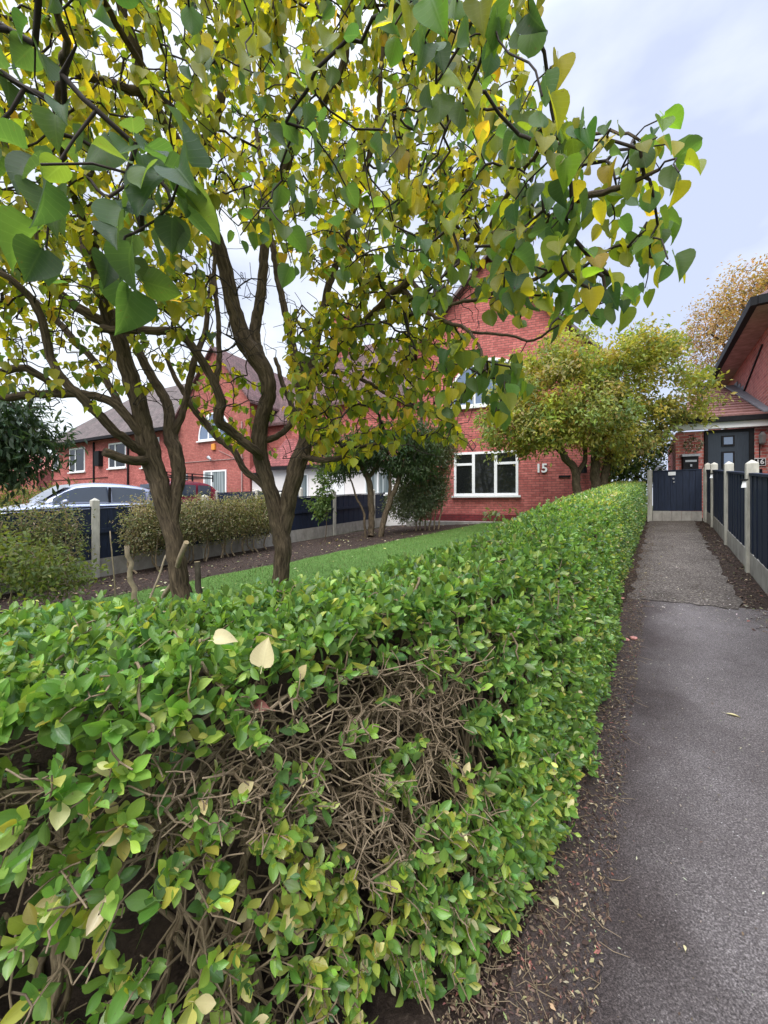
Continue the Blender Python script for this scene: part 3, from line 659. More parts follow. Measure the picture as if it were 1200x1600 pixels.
T2 = [[(430, 1003, 3.4, 25), (432, 950, 3.4, 19), (436, 890, 3.4, 15.5), (440, 850, 3.4, 16), (434, 815, 3.4, 16), (420, 765, 3.38, 14), (407, 715, 3.36, 14.5), (405, 670, 3.35, 14), (412, 615, 3.3, 13.5), (408, 585, 3.3, 15), (380, 540, 3.25, 17), (360, 485, 3.2, 14), (340, 420, 3.1, 13), (322, 360, 3.0, 12), (297, 303, 2.9, 11), (277, 236, 2.8, 11), (245, 186, 2.7, 11), (217, 150, 2.6, 11), (207, 83, 2.5, 9), (190, 17, 2.4, 8), (170, -80, 2.3, 5)],
      [(440, 840, 3.4, 15), (458, 775, 3.38, 15), (472, 725, 3.37, 17), (480, 690, 3.36, 14), (478, 640, 3.35, 13), (480, 592, 3.34, 14), (476, 560, 3.34, 11)],
      [(462, 640, 3.38, 9), (464, 590, 3.4, 9), (461, 545, 3.4, 8), (450, 490, 3.4, 7), (440, 445, 3.4, 6), (432, 380, 3.4, 5), (420, 300, 3.4, 4), (400, 200, 3.4, 3)],
      [(490, 588, 3.33, 9), (494, 560, 3.3, 8), (508, 500, 3.3, 7.5), (518, 440, 3.2, 7), (543, 367, 3.1, 6.5), (560, 310, 3.0, 6), (573, 262, 2.9, 5), (590, 180, 2.8, 4), (600, 60, 2.7, 3)],
      [(488, 592, 3.33, 10), (510, 572, 3.2, 8), (562, 517, 3.0, 8), (596, 482, 2.8, 7), (627, 457, 2.6, 7.5), (660, 415, 2.4, 7), (713, 393, 2.2, 6), (753, 372, 1.9, 6), (830, 355, 1.5, 6), (900, 325, 1.2, 5), (960, 300, 1.05, 4), (1030, 265, .95, 2.5)],
      [(410, 583, 3.3, 10), (400, 540, 3.32, 10), (398, 508, 3.35, 10), (409, 442, 3.35, 9), (412, 380, 3.3, 9), (427, 320, 3.2, 9), (450, 250, 3.05, 9), (463, 200, 2.95, 9), (510, 163, 2.8, 8), (540, 117, 2.7, 7.5), (537, 40, 2.6, 7), (560, 0, 2.4, 6.5), (620, -80, 1.9, 6), (700, -150, 1.3, 6), (760, -170, .9, 6)],
      [(463, 200, 2.95, 6), (467, 165, 3.0, 5), (450, 117, 3.0, 5), (417, 73, 3.0, 4), (403, -20, 3.0, 3)],
      [(300, 240, 2.85, 8), (317, 222, 2.8, 8), (337, 183, 2.7, 8), (343, 127, 2.6, 8), (330, 83, 2.5, 7), (305, 40, 2.4, 6), (290, -30, 2.3, 5)],
      [(312, 226, 2.8, 6), (263, 160, 2.5, 6), (227, 100, 2.3, 6), (183, 33, 2.1, 6), (150, -30, 1.9, 5)],
      [(215, 152, 2.6, 8), (190, 138, 2.5, 8), (150, 124, 2.4, 7), (95, 108, 2.3, 5), (20, 60, 2.2, 4)],
      [(408, 720, 3.3, 9), (395, 702, 3.2, 9), (365, 676, 3.1, 9), (338, 655, 3.0, 10), (342, 622, 2.95, 9), (332, 595, 2.9, 8), (313, 562, 2.85, 8), (288, 526, 2.8, 8), (265, 515, 2.75, 8), (215, 513, 2.7, 7.5), (158, 513, 2.65, 7.5)],
      [(336, 610, 2.95, 4), (338, 560, 2.95, 4), (335, 480, 2.95, 3.5), (330, 400, 2.95, 3), (335, 300, 2.9, 2.5)],
      [(412, 770, 3.35, 7), (385, 735, 3.4, 6.5), (370, 705, 3.45, 6), (340, 680, 3.5, 5.5), (310, 645, 3.5, 5), (280, 600, 3.5, 4), (260, 560, 3.5, 3)],
      [(412, 690, 3.35, 7), (432, 682, 3.4, 6), (452, 665, 3.45, 6), (458, 645, 3.5, 5), (448, 615, 3.5, 4), (430, 560, 3.6, 3)],
      [(484, 720, 3.35, 5), (505, 716, 3.2, 4.5), (530, 714, 3.0, 4), (545, 700, 2.9, 3), (600, 690, 2.7, 2.5)],
      [(620, 462, 2.6, 4), (655, 480, 2.5, 3.5), (700, 505, 2.2, 3), (733, 520, 1.9, 2.5), (750, 560, 1.6, 2.2), (770, 590, 1.4, 2)],
      [(733, 515, 1.9, 2.2), (790, 528, 1.8, 2), (835, 532, 1.7, 2), (873, 508, 1.6, 1.5)],
      [(505, 578, 3.25, 5), (560, 590, 3.1, 3), (620, 625, 2.9, 2.5), (680, 650, 2.7, 2)],
      [(640, 440, 2.5, 4), (690, 470, 2.2, 3), (780, 455, 1.7, 3), (860, 420, 1.35, 3), (940, 430, 1.15, 2)],
      [(760, 372, 1.9, 4), (800, 290, 1.6, 3.5), (850, 230, 1.35, 3), (930, 205, 1.15, 2.2), (1000, 220, 1.05, 2)]]
G1 = lilac(T1, None); G2 = lilac(T2, None)
YEL = [(.33, .32, .028), (.44, .38, .032), (.25, .28, .028), (.16, .22, .028), (.47, .32, .036), (.11, .17, .032)]
GRN = [(.085, .175, .05), (.06, .13, .055), (.12, .23, .04), (.18, .29, .04), (.28, .33, .045), (.38, .25, .06)]
DRK = [(.07, .135, .045), (.055, .11, .047), (.09, .165, .045), (.13, .20, .045)]
WY, WM, WG = ([3, 1.8, 3.4, 2.4, .35, 1], None, [5, 3.5, 3, 1.4, .5, .1])
REG = [ # polygon, z0, z1, clusters, leaves, size, weights(yellow,green share), hang, name
 ([(-420, -520), (720, -520), (900, -200), (830, 0), (840, 200), (770, 380), (620, 470), (480, 420), (330, 320), (330, 480), (200, 510), (0, 420), (-350, 480)], 1.8, 4.2, 5200, 5, .063, .92, .55),
 ([(450, 480), (600, 440), (730, 520), (700, 620), (720, 690), (640, 680), (560, 730), (500, 700), (450, 640)], 2.2, 3.6, 470, 4, .062, .95, .6),
 ([(-250, 430), (100, 420), (330, 480), (330, 540), (250, 600), (130, 650), (60, 610), (-250, 660)], 2.2, 4.0, 260, 4, .062, .9, .6),
 ([(270, 560), (420, 580), (420, 690), (360, 700), (290, 640)], 3.2, 4.2, 70, 4, .065, .85, .6),
 ([(420, 620), (520, 640), (540, 740), (430, 720)], 3.4, 4.3, 30, 4, .065, .9, .6),
 ([(820, 200), (900, 165), (960, 205), (1030, 190), (1040, 260), (1060, 300), (1045, 370), (1030, 430), (970, 490), (880, 495), (800, 470), (760, 400), (760, 260)], .90, 1.75, 118, 3, .056, .50, .70),
 ([(600, -150), (870, -150), (885, 30), (865, 110), (865, 200), (800, 240), (730, 200), (660, 110), (605, 60)], .66, .98, 24, 3, .062, .35, .95),
 ([(590, 120), (850, 160), (830, 330), (850, 470), (760, 490), (660, 400), (590, 330)], 1.2, 2.3, 105, 3, .058, .8, .65),
 ([(40, 255), (170, 200), (290, 215), (310, 330), (290, 420), (200, 450), (110, 410), (10, 370)], .56, .78, 14, 3, .074, .0, .35),
 ([(-150, -150), (190, -150), (130, 100), (110, 220), (-150, 300)], .62, 1.05, 22, 3, .068, .03, .5),
 ([(330, 110), (620, 90), (620, 440), (400, 450), (330, 400)], 1.0, 1.7, 28, 2, .066, .03, .5),
 ([(685, 540), (800, 545), (835, 590), (800, 640), (730, 670), (685, 640)], 1.2, 1.8, 34, 3, .060, .5, .8),
 ([(200, -100), (600, -100), (590, 90), (400, 130), (240, 110)], .95, 1.7, 24, 3, .062, .7, .7)]
REG += [([(640, 370), (860, 400), (885, 500), (815, 500), (760, 475), (650, 470)], 1.2, 2.2, 42, 3, .058, .6, .7), ([(960, 205), (1035, 185), (1062, 240), (1075, 300), (1060, 420), (1000, 470), (980, 380), (1000, 260)], .85, 1.05, 9, 2, .062, .3, .6)]
TGT = []
for poly, z0, z1, nc, nl, sz, ysh, hang in REG:
    xs = [p[0] for p in poly]; ys = [p[1] for p in poly]; got = 0
    while got < nc:
        x_ = rng.uniform(min(xs), max(xs)); y_ = rng.uniform(min(ys), max(ys)); z_ = rng.uniform(z0, z1)
        if not in_poly(np.array([x_]), np.array([y_]), poly)[0]: continue
        got += 1; p = at(x_, y_, z_)
        if p[2] > 5.4 or p[0] < -4.6: continue
        TGT.append((p, nl, sz, ysh, hang))
for _ in range(2600):   # bare dead twigs inside the crown
    p = at(rng.uniform(-150, 760), rng.uniform(-200, 560), rng.uniform(2.2, 4.0))
    if p[2] < 5.2: TGT.append((p, 0, 0, 0, 0))
for _ in range(380):
    TGT.append((at(rng.uniform(-80, 420), rng.uniform(430, 640), rng.uniform(2.4, 4.0)), 0, 0, 0, 0))
for _ in range(420):
    TGT.append((at(rng.uniform(440, 740), rng.uniform(500, 720), rng.uniform(2.2, 3.4)), 0, 0, 0, 0))
dd = [min(np.min(np.linalg.norm(G.p[:G.n]-q[0], axis=1)) for G in (G1, G2)) for q in TGT]
LL = {0: [], 1: []}
for k in np.argsort(dd):
    p, nl, sz, ysh, hang = TGT[k]
    ds = [np.min(np.sum((G.p[:G.n]-p)**2, 1)) for G in (G1, G2)]; gi = int(ds[1] < ds[0]); G = (G1, G2)[gi]
    ids = G.twig(p, sag=.10, step=.05, wob=.008)
    if nl:
        tip = G.p[ids[-1]]; prev = G.p[ids[-2]]; ax = tip-prev; ax /= np.linalg.norm(ax)+1e-9
        side = np.cross(ax, rng.normal(0, 1, 3)); side /= np.linalg.norm(side)+1e-9
        for q in range(nl):
            back = (q//2)*.045; sg = 1 if q % 2 else -1; sd2 = side if (q//2) % 2 == 0 else np.cross(ax, side)
            out = sd2*sg+ax*.6+rng.normal(0, .25, 3); out /= np.linalg.norm(out)
            dirn = out*(1-hang)+np.array([0, 0, -1])*hang*rng.uniform(.5, 1.25)+rng.normal(0, .15, 3); dirn /= np.linalg.norm(dirn)
            nrm = np.array([0, 0, 1.0])+out*.9*hang*2+rng.normal(0, .35, 3)
            base = tip-ax*back+out*sz*.28
            LL[gi].append((base, dirn, nrm, sz*rng.uniform(.6, 1.2), (1 if rng.random() < ysh else (2 if (ysh < .2 or rng.random() < .35) else 0))))
lil = [leaf_template('lilac', 8, f, c, tw) for f, c, tw in ((.45, .4, .1), (.7, .6, .25), (.3, .25, -.35), (.9, .8, .15), (.6, -.15, .4), (.7, 1.0, -.3))]
lil_far = [leaf_template('lilac', 4, f, c, tw) for f, c, tw in ((.35, .3, 0), (.6, .55, .2), (.2, .1, -.25), (.8, .8, .1))]
for gi, (G, base, lab) in enumerate(((G1, at(296, 1030, 3.0), 'thick lilac tree leaning left, its trunk left of the forked one'), (G2, at(430, 1000, 3.4), 'lilac tree with trunk forked low in two, its boughs reaching over the hedge'))):
    root = empty('lilac_tree', (float(base[0]), float(base[1]), g(base[0], base[1])), lab, 'tree')
    G.finish(.0019, .38, .02)
    lt, tt = Tubes(), Tubes(); G.build(lt, tt, .10, 5); lt.build('trunk', 'bark', root); tag(tt.build('twigs', 'twig', root), kind='stuff')
    A = LL[gi]; P = np.array([q[0] for q in A]); D = np.array([q[1] for q in A]); Nn = np.array([q[2] for q in A]); S = np.array([q[3] for q in A]); ye = np.array([q[4] for q in A])
    cc = np.where((ye == 1)[:, None], palette(len(A), YEL, WY, .14), np.where((ye == 2)[:, None], palette(len(A), DRK, [3, 3, 2, 1], .14), palette(len(A), GRN, WG, .14)))
    near = P[:, 1] < 1.75; out = []
    for msk, tm in ((near, lil), (~near, lil_far)):
        if msk.any(): out.append(place_leaves(P[msk], D[msk], Nn[msk], S[msk], tm, cc[msk]))
    V = np.concatenate([q[0] for q in out]); off = 0; F = []
    for q in out: F.append(q[1]+off); off += len(q[0])
    quads('crown', V, np.concatenate(F), 'lilac_leaf', root, uv=np.concatenate([q[2] for q in out]), col=np.concatenate([q[3] for q in out]))

# ------------------------------------------------------------------ generic shrubs and trees
def shrub(name, label, cat, base, blobs, nleaf, size, cols, wts, trunks, clump=14, sig=.12, kind='oval', bark='bark', shell=.55, droop=.3, twigk=.0018, group=None, bare=0, trunk_name='trunk', crown_name='crown', jit=.18, stem_rough=.08):
    root = empty(name, (float(base[0]), float(base[1]), float(base[2])), label, cat, group=group)
    G = Grower(60000)
    for k, tr in enumerate(trunks): G.limb(tr, .06, .008, attach=(k > 0 and tr[0][2] > base[2]+.25))
    bw = np.array([b_[1][0]*b_[1][1]*b_[1][2] for b_ in blobs])**.75; ncl = max(3, nleaf//clump)
    bi = rng.choice(len(blobs), ncl, p=bw/bw.sum()); ce = np.array([b_[0] for b_ in blobs])[bi]; ra = np.array([b_[1] for b_ in blobs])[bi]
    dr = unit(rng.normal(0, 1, (ncl, 3))); rad = (shell+(1-shell)*rng.random(ncl))**.6*np.where(rng.random(ncl) < .25, rng.random(ncl)**.5, 1); rad *= rng.uniform(.86, 1.1, ncl)
    cl = ce+dr*ra*rad[:, None]; cl = cl[cl[:, 2] > base[2]+.05]; ncl = len(cl)
    mean_r = ra.mean()
    d = [np.min(np.sum((G.p[:G.n]-q)**2, 1)) for q in cl]
    for q in cl[np.argsort(d)]: G.twig(q, .1, .09, .015)
    for _ in range(bare):
        b_ = blobs[rng.integers(len(blobs))]; G.twig(np.array(b_[0])+unit(rng.normal(0, 1, 3))*np.array(b_[1])*rng.uniform(.6, 1.12), .1, .09, .015)
    G.finish(twigk, .42, .03); lt = Tubes(); G.build(lt, lt, stem_rough, 4); lt.build(trunk_name, bark, root)
    ci = rng.integers(0, ncl, nleaf); P = cl[ci]+rng.normal(0, sig, (nleaf, 3)); cen = np.mean([b_[0] for b_ in blobs], 0)
    out = unit(P-cen); D = unit(out*.5+rng.normal(0, .7, (nleaf, 3))+np.array([0, 0, -droop])); Nn = out*.5+np.array([0, 0, .8])+rng.normal(0, .5, (nleaf, 3))
    clc = palette(ncl, cols, wts, jit); cc = clc[ci]*.55+palette(nleaf, cols, wts, jit)*.45
    tm = [leaf_template(kind, 2, f, c, tw, False) for f, c, tw in ((.4, .3, 0), (.2, .1, .2), (.6, .5, -.2))]
    V, F, U, c2 = place_leaves(P, D, Nn, rng.uniform(.7, 1.2, nleaf)*size, tm, cc)
    quads(crown_name, V, F, 'shrub_leaf', root, uv=U, col=c2); return root
def A3(px, py, z): return tuple(float(v) for v in at(px, py, z))
def blob(px, py, z, rx, ry, rd): return (A3(px, py, z), (rx*z/FPX, rd, ry*z/FPX))
def gp(px, z): x_ = (px-600)/FPX*z; return (x_, z, g(x_, z))
def tr(base, *pts): return [(*base[0:3], base[3])]+[(*A3(p[0], p[1], p[2]), p[3]) for p in pts]
# yellow-green tree in front of house
b0 = gp(900, 9.0); b1 = gp(935, 9.1)
shrub('garden_tree', 'yellow-green small tree with spreading crown in front of house 15', 'tree', b0,
  [blob(850, 610, 8.8, 85, 60, 1.2), blob(930, 560, 9.0, 80, 45, 1.2), blob(990, 600, 9.0, 70, 70, 1.2), blob(920, 650, 8.7, 100, 45, 1.2), blob(820, 665, 8.6, 60, 42, .8), blob(1070, 630, 8.7, 45, 50, .7), blob(1000, 550, 9.2, 50, 30, .9), blob(1000, 660, 8.8, 50, 35, .8), blob(800, 630, 8.7, 50, 40, .8), blob(865, 560, 8.9, 50, 40, .9), blob(785, 672, 8.6, 45, 34, .7), blob(885, 668, 8.6, 60, 30, .7), blob(965, 690, 8.7, 50, 32, .7)],
  34000, .10, [(.41, .40, .075), (.27, .32, .065), (.44, .33, .09), (.15, .22, .05), (.18, .25, .10), (.40, .30, .14)], [4, 4, 2, 3, 3, 1],
  [tr((*b0, .10), (898, 745, 9.0, .085), (885, 720, 8.95, .08), (865, 690, 8.9, .06), (840, 650, 8.8, .03)), tr((*b0, .08), (905, 748, 9, .06), (917, 715, 9, .05), (910, 670, 9, .04), (905, 610, 9.0, .02)),
   tr((*b1, .12), (928, 735, 9.1, .10), (930, 700, 9.1, .08), (960, 650, 9.1, .05), (980, 580, 9.1, .02)), tr((*b1, .1), (945, 720, 9.05, .08), (975, 700, 9, .06), (1030, 670, 8.9, .04), (1075, 645, 8.8, .02)), tr((*b1, .08), (925, 690, 9.1, .05), (930, 640, 9.1, .04), (940, 560, 9.1, .02))],
  clump=62, sig=.115, droop=.35, bare=120, jit=.28)
# dark shrub by the gate
b0 = gp(1000, 10.3)
shrub('dark_shrub', 'dark green bushy shrub in the gap between the gate and the brick house', 'shrub', b0,
  [blob(990, 730, 10.3, 45, 35, .6), blob(1010, 690, 10.4, 40, 30, .6), blob(965, 715, 10.2, 22, 40, .4)], 6500, .085, [(.07, .12, .03), (.20, .27, .05), (.04, .08, .03)], [3, 1.6, 3],
  [tr((*b0, .05), (995, 730, 10.3, .03), (1000, 690, 10.3, .015))], clump=16, sig=.09, trunk_name='stems', crown_name='foliage')
# autumn tree behind the right house
b0 = gp(1170, 26)
shrub('autumn_tree', 'tall tree with thin orange-brown leaves behind the right house', 'tree', b0,
  [blob(1150, 500, 26, 60, 60, 3), blob(1190, 450, 26, 60, 45, 3), blob(1105, 540, 26, 35, 45, 2.2), blob(1230, 480, 26, 60, 80, 3), blob(1130, 590, 26, 50, 40, 2.5)],
  15000, .20, [(.40, .20, .08), (.30, .19, .08), (.28, .25, .07), (.48, .30, .14)], [4, 3, 2, 2],
  [tr((*b0, .35), (1172, 620, 26, .25), (1165, 540, 26, .15), (1160, 470, 26, .06)), tr((*gp(1170, 26)[:2], 5, .2), (1140, 560, 26, .12), (1110, 520, 26, .05)), tr((*gp(1170, 26)[:2], 6, .2), (1195, 520, 26, .12), (1200, 440, 26, .05))], clump=16, sig=.32, twigk=.008, bare=60)
# dark evergreen in the border
b0 = gp(580, 10.0)
shrub('evergreen_tree', 'small dark evergreen tree with bare leaning trunks in the soil border', 'tree', b0,
  [blob(600, 700, 10, 70, 32, .8), blob(655, 690, 10, 40, 35, .7), blob(560, 705, 10, 45, 28, .7), blob(640, 730, 10, 38, 22, .6), blob(530, 730, 9.9, 22, 20, .4)], 11000, .12, [(.03, .05, .018), (.04, .085, .025), (.05, .10, .05)], [4, 3, 1],
  [tr((*b0, .085), (580, 800, 10, .08), (575, 750, 10, .075), (560, 725, 10, .05), (540, 705, 10, .02)), tr((*gp(595, 9.9), .075), (608, 790, 9.9, .07), (622, 758, 9.9, .06), (635, 720, 9.9, .04), (645, 690, 9.9, .02)), tr((*gp(571, 9.9), .035), (569, 800, 9.9, .03), (558, 775, 9.9, .025), (548, 745, 9.9, .02), (540, 720, 9.9, .01)), tr((*A3(577, 745, 10), .06), (600, 715, 10, .05), (612, 690, 10, .02)), tr((*A3(608, 790, 9.9), .05), (610, 750, 9.9, .04), (612, 715, 9.9, .02))],
  kind='lance', clump=14, sig=.10, droop=.7, twigk=.0015)
# grey-green bush
b0 = gp(665, 10.9)
shrub('grey_bush', 'grey-green multi-stemmed bush at the left corner of house 15', 'shrub', b0,
  [blob(665, 715, 10.9, 40, 45, .7), blob(690, 700, 10.9, 25, 28, .5), blob(655, 770, 10.9, 38, 30, .6), blob(640, 790, 10.8, 42, 22, .5), blob(688, 760, 10.9, 12, 30, .4)], 26000, .08, [(.18, .20, .13), (.11, .15, .09), (.24, .28, .20), (.07, .11, .05)], [4, 4, 2, 2],
  [tr((*gp(650+k*7, 10.9), .022), (648+k*9, 770, 10.85, .018), (635+k*15, 720, 10.8, .008)) for k in range(6)], kind='lance', clump=16, sig=.09, bark='hedge_wood', trunk_name='stems', crown_name='foliage')
# slim climber in front of the left fence
b0 = gp(507, 9.6)
shrub('climber', 'narrow upright light-leaved climber on a thin stem before the navy fence', 'plant', b0,
  [blob(506, 750+k*22, 9.6, 14, 16, .2) for k in range(3)]+[blob(500, 715, 9.6, 18, 18, .2), blob(485, 790, 9.6, 14, 8, .15)], 1200, .10, [(.07, .13, .03), (.12, .18, .04)], [2, 1],
  [tr((*b0, .012), (508, 800, 9.6, .01), (505, 740, 9.6, .008), (503, 700, 9.6, .004))], clump=8, sig=.06, trunk_name='stems', crown_name='foliage')
# dark tree overhanging from the left
b0 = (-7.4, 6.6, g(-7.4, 6.6))
shrub('laurel_tree', 'dark glossy drooping tree at the left edge behind the lilac', 'tree', b0,
  [blob(-20, 650, 6.2, 75, 45, .8), blob(30, 690, 6.3, 55, 30, .6), blob(10, 735, 6.2, 42, 18, .5), blob(-60, 700, 6.4, 70, 70, .9)], 6000, .15, [(.016, .04, .016), (.03, .065, .025), (.07, .11, .06)], [5, 3, 1],
  [[(*b0, .10), (-7.2, 6.6, 1.2, .09), (-6.6, 6.4, 2.2, .06), (-6.2, 6.3, 2.8, .03)], [(-7.2, 6.6, 1.2, .07), (-7.0, 6.5, 2.2, .05), (-6.9, 6.4, 3.0, .02)]], kind='lance', clump=12, sig=.16, droop=.9)
# scruffy hedge pieces on the left boundary
def rough_hedge(label, s0, s1, u, h0, h1, n, cols, wts, grp):
    mid = su((s0+s1)/2, u); base = (*mid, g(*mid)); bl = []; trs = []
    for s_ in np.arange(s0+.18, s1-.1, .3):
        x_, y_ = su(s_, u+rng.normal(0, .03)); z0 = g(x_, y_); bl.append(((x_, y_, z0+(h0+h1)/2+rng.normal(0, .03)), (.27, .27, (h1-h0)/2*rng.uniform(.92, 1.08))))
        for _ in range(2):
            xx, yy = su(s_+rng.normal(0, .08), u+rng.normal(0, .06)); trs.append([(xx, yy, z0, .018), (xx+rng.normal(0, .05), yy+rng.normal(0, .05), z0+h0*.7, .014), (xx+rng.normal(0, .15), yy+rng.normal(0, .1), z0+h1*.8, .006)])
    return shrub('rough_hedge', label, 'hedge', base, bl, n, .042, cols, wts, trs, clump=14, sig=.07, bare=int(n*.012), bark='hedge_wood', shell=.5, group=grp, trunk_name='stems', crown_name='foliage', twigk=.0022)
RC = [(.17, .19, .08), (.24, .20, .12), (.13, .18, .06), (.38, .31, .20), (.09, .12, .07)]
rough_hedge('scruffy sparse dark hedge left of the first concrete post', -1.4, 2.02, -7.1, .15, 1.27, 20000, RC, [3, 2, 4, 2, 3], None)
rough_hedge('scruffy brown-green hedge between the concrete posts behind the lilac trunks', 2.62, 5.8, -7.15, .32, 1.24, 26000, RC, [3, 4, 2, 4, 2], None)
b0 = (-3.6, 4.2, g(-3.6, 4.2))
shrub('low_bush', 'low loose yellow-green bush among sticks behind the hedge at left', 'shrub', b0,
  [blob(20, 880, 3.9, 70, 30, .5), blob(90, 900, 4.0, 40, 25, .4), blob(-60, 870, 4.0, 60, 40, .5)], 3400, .06, [(.15, .20, .045), (.08, .12, .035), (.24, .25, .07)], [3, 3, 1],
  [tr((*gp(20+k*25, 4.0), .01), (15+k*30, 880, 4.0, .006)) for k in range(4)], clump=9, sig=.07, trunk_name='stems', crown_name='foliage', bark='hedge_wood', bare=50)
b0 = (-15.5, 16.3, g(-15.5, 16.3))
bl = [((-20.5+k*.75, 16.9-.1*k+rng.normal(0, .1), b0[2]+.95), (.75, .6, 1.02)) for k in range(13)]
shrub('clipped_hedge', 'dense golden-green hedge beyond the drive under the far-left house', 'hedge', b0, bl, 20000, .10, [(.20, .20, .035), (.12, .15, .03), (.09, .13, .03)], [3, 3, 2],
  [[(p[0][0], p[0][1], b0[2], .03), (p[0][0], p[0][1], b0[2]+.8, .02)] for p in bl], clump=16, sig=.12, trunk_name='stems', crown_name='foliage')
b0 = gp(775, 11.0)
shrub('border_plant', 'small pale-leaved plant under the window of house 15', 'plant', b0, [blob(770, 802, 11, 16, 9, .2), blob(795, 800, 11, 9, 8, .15)], 40, .17, [(.16, .22, .11), (.30, .27, .09), (.2, .25, .13)], [2, 1, 1],
  [tr((*b0, .012), (775, 808, 11, .01), (772, 800, 11, .005))], clump=4, sig=.07, kind='oval', trunk_name='stem', crown_name='foliage')

# ------------------------------------------------------------------ windows
def window(par, x0, x1, z0, z1, y, bars=(), trans=(), fw=.06, pane='pane', sill=True, name='window'):
    """frame with mullions at bars (fractions) and transoms ((f0,f1,zf)); on the wall plane y, facing -y"""
    p = PM(); d0, d1 = y-.035, y+.03
    p.box(x0, x1, d0, d1, z0, z0+fw).box(x0, x1, d0, d1, z1-fw, z1).box(x0, x0+fw, d0, d1, z0+fw, z1-fw).box(x1-fw, x1, d0, d1, z0+fw, z1-fw)
    for b_ in bars: xc = x0+(x1-x0)*b_; p.box(xc-fw*.6, xc+fw*.6, d0-.003, d1, z0+fw, z1-fw)
    for f0, f1, zf in trans: zc = z0+(z1-z0)*zf; p.box(x0+(x1-x0)*f0+fw*.55, x0+(x1-x0)*f1-fw*.55, d0-.006, d1, zc-fw*.5, zc+fw*.5)
    o = p.build(name, 'white', par)
    PM().box(x0+fw*.5, x1-fw*.5, y-.012, y+.0, z0+fw*.5, z1-fw*.5).build('pane', pane, o)
    if sill: PM().box(x0-.07, x1+.07, y-.12, y+.02, z0-.06, z0-.002).build('sill', 'white', o)
    return o
def arch_window(par, xc, z0, a, h, y, name='window', pane='pane_sky'):
    th = np.linspace(0, math.pi, 25); out = [(xc+a*math.cos(q), z0+h*math.sin(q)**.85) for q in th]; k = .085
    inn = [(xc+(a-k)*math.cos(q), z0+k+(h-2*k)*math.sin(q)**.85) for q in th]
    p = PM(); d0, d1 = y-.04, y+.03
    for q in range(24):
        o0, o1, i0, i1 = out[q], out[q+1], inn[q], inn[q+1]
        p.hexa([(o0[0], d0, o0[1]), (o1[0], d0, o1[1]), (o1[0], d1, o1[1]), (o0[0], d1, o0[1]), (i0[0], d0, i0[1]), (i1[0], d0, i1[1]), (i1[0], d1, i1[1]), (i0[0], d1, i0[1])])
    p.box(xc-a+.02, xc+a-.02, d0-.003, d1, z0, z0+k)
    for f in (-.34, .34): x_ = xc+a*f; p.box(x_-.04, x_+.04, d0-.006, d1, z0+k, z0+h*(1-(f*f))**.42-.03)
    o = p.build(name, 'white', par)
    PM().prism([(xc+(a-.04)*math.cos(q), z0+.02+(h-.05)*math.sin(q)**.85) for q in th], y-.012, y).build('pane', pane, o)
    PM().box(xc-a-.06, xc+a+.06, y-.12, y+.02, z0-.06, z0-.002).build('sill', 'white', o); return o
def gable_slabs(p, xl, xr, zl, zr, xp, zp, y0, y1, th=.12):
    p.slab([(xl, y0, zl), (xp, y0, zp), (xp, y1, zp), (xl, y1, zl)], th); p.slab([(xp, y0, zp+.002), (xr, y0, zr), (xr, y1, zr), (xp, y1, zp+.002)], th)

# ------------------------------------------------------------------ HOUSE 15
h = empty('brick_house', (3.25, 12.2, 0), 'red brick house numbered 15 with gabled front and half-round upper window', 'house', R(-20))
SL = 1.09
def zr(x, p=.05, zp=9.06): return zp-SL*abs(x-p)
PM().prism([(-2.26, .2), (3.47, .2), (3.47, zr(3.47)), (.05, 9.06), (-2.26, zr(-2.26))], 0, 7).build('wall', 'brick', h)
PM().box(-8.0, -2.26, 1.2, 7, .2, 5.35).build('wall', 'brick', h)
PM().box(-2.30, 3.51, -.05, 0.5, .2, 1.02).build('plinth', 'brick_dark', h)
PM().box(-2.5, 3.7, -.5, -.05, .3, .80).build('plinth_step', 'concrete', h)
p = PM(); gable_slabs(p, -2.6, 3.75, zr(-2.6)+.12, zr(3.75)+.12, .05, 9.18, -.22, 7.2); p.build('roof', 'roof', h)
p = PM(); p.slab([(-8.0, .9, 5.35), (-1.2, .9, 5.35), (-1.2, 4.1, 8.85), (-8.0, 4.1, 8.85)], .12); p.slab([(-8.0, 4.1, 8.853), (-1.2, 4.1, 8.853), (-1.2, 7.3, 5.35), (-8.0, 7.3, 5.35)], .12); p.build('roof', 'roof', h)
p = PM(); p.slab([(-2.62, -.26, zr(-2.6)+.13), (.05, -.26, 9.2), (.05, -.2, 9.2), (-2.62, -.2, zr(-2.6)+.13)], .11); p.slab([(.05, -.26, 9.203), (3.78, -.26, zr(3.78)+.14), (3.78, -.2, zr(3.78)+.14), (.05, -.2, 9.203)], .11); p.build('bargeboard', 'verge', h)
window(h, -1.02, .96, 1.62, 3.02, 0, (.315, .66), ((0, .315, .72), (.66, 1, .72)), .075)
arch_window(h, .08, 4.47, 1.33, 1.5, 0)
text_mesh('house_number', '15', .37, .02, 'white', h, (1.62, -.03, 2.42), (R(90), 0, 0))
PM().box(2.1, 2.42, -.03, .03, 2.14, 2.2).build('vent', 'black', h)
PM().tube([(2.75, -.12, 2.25), (2.75, -.12, 2.5)], .09, 8).build('lantern', 'black', h)
p = PM(); p.tube([(-2.1, -.06, 5.2), (-2.1, -.06, 1.0)], .035, 8); p.build('downpipe', 'black', h)
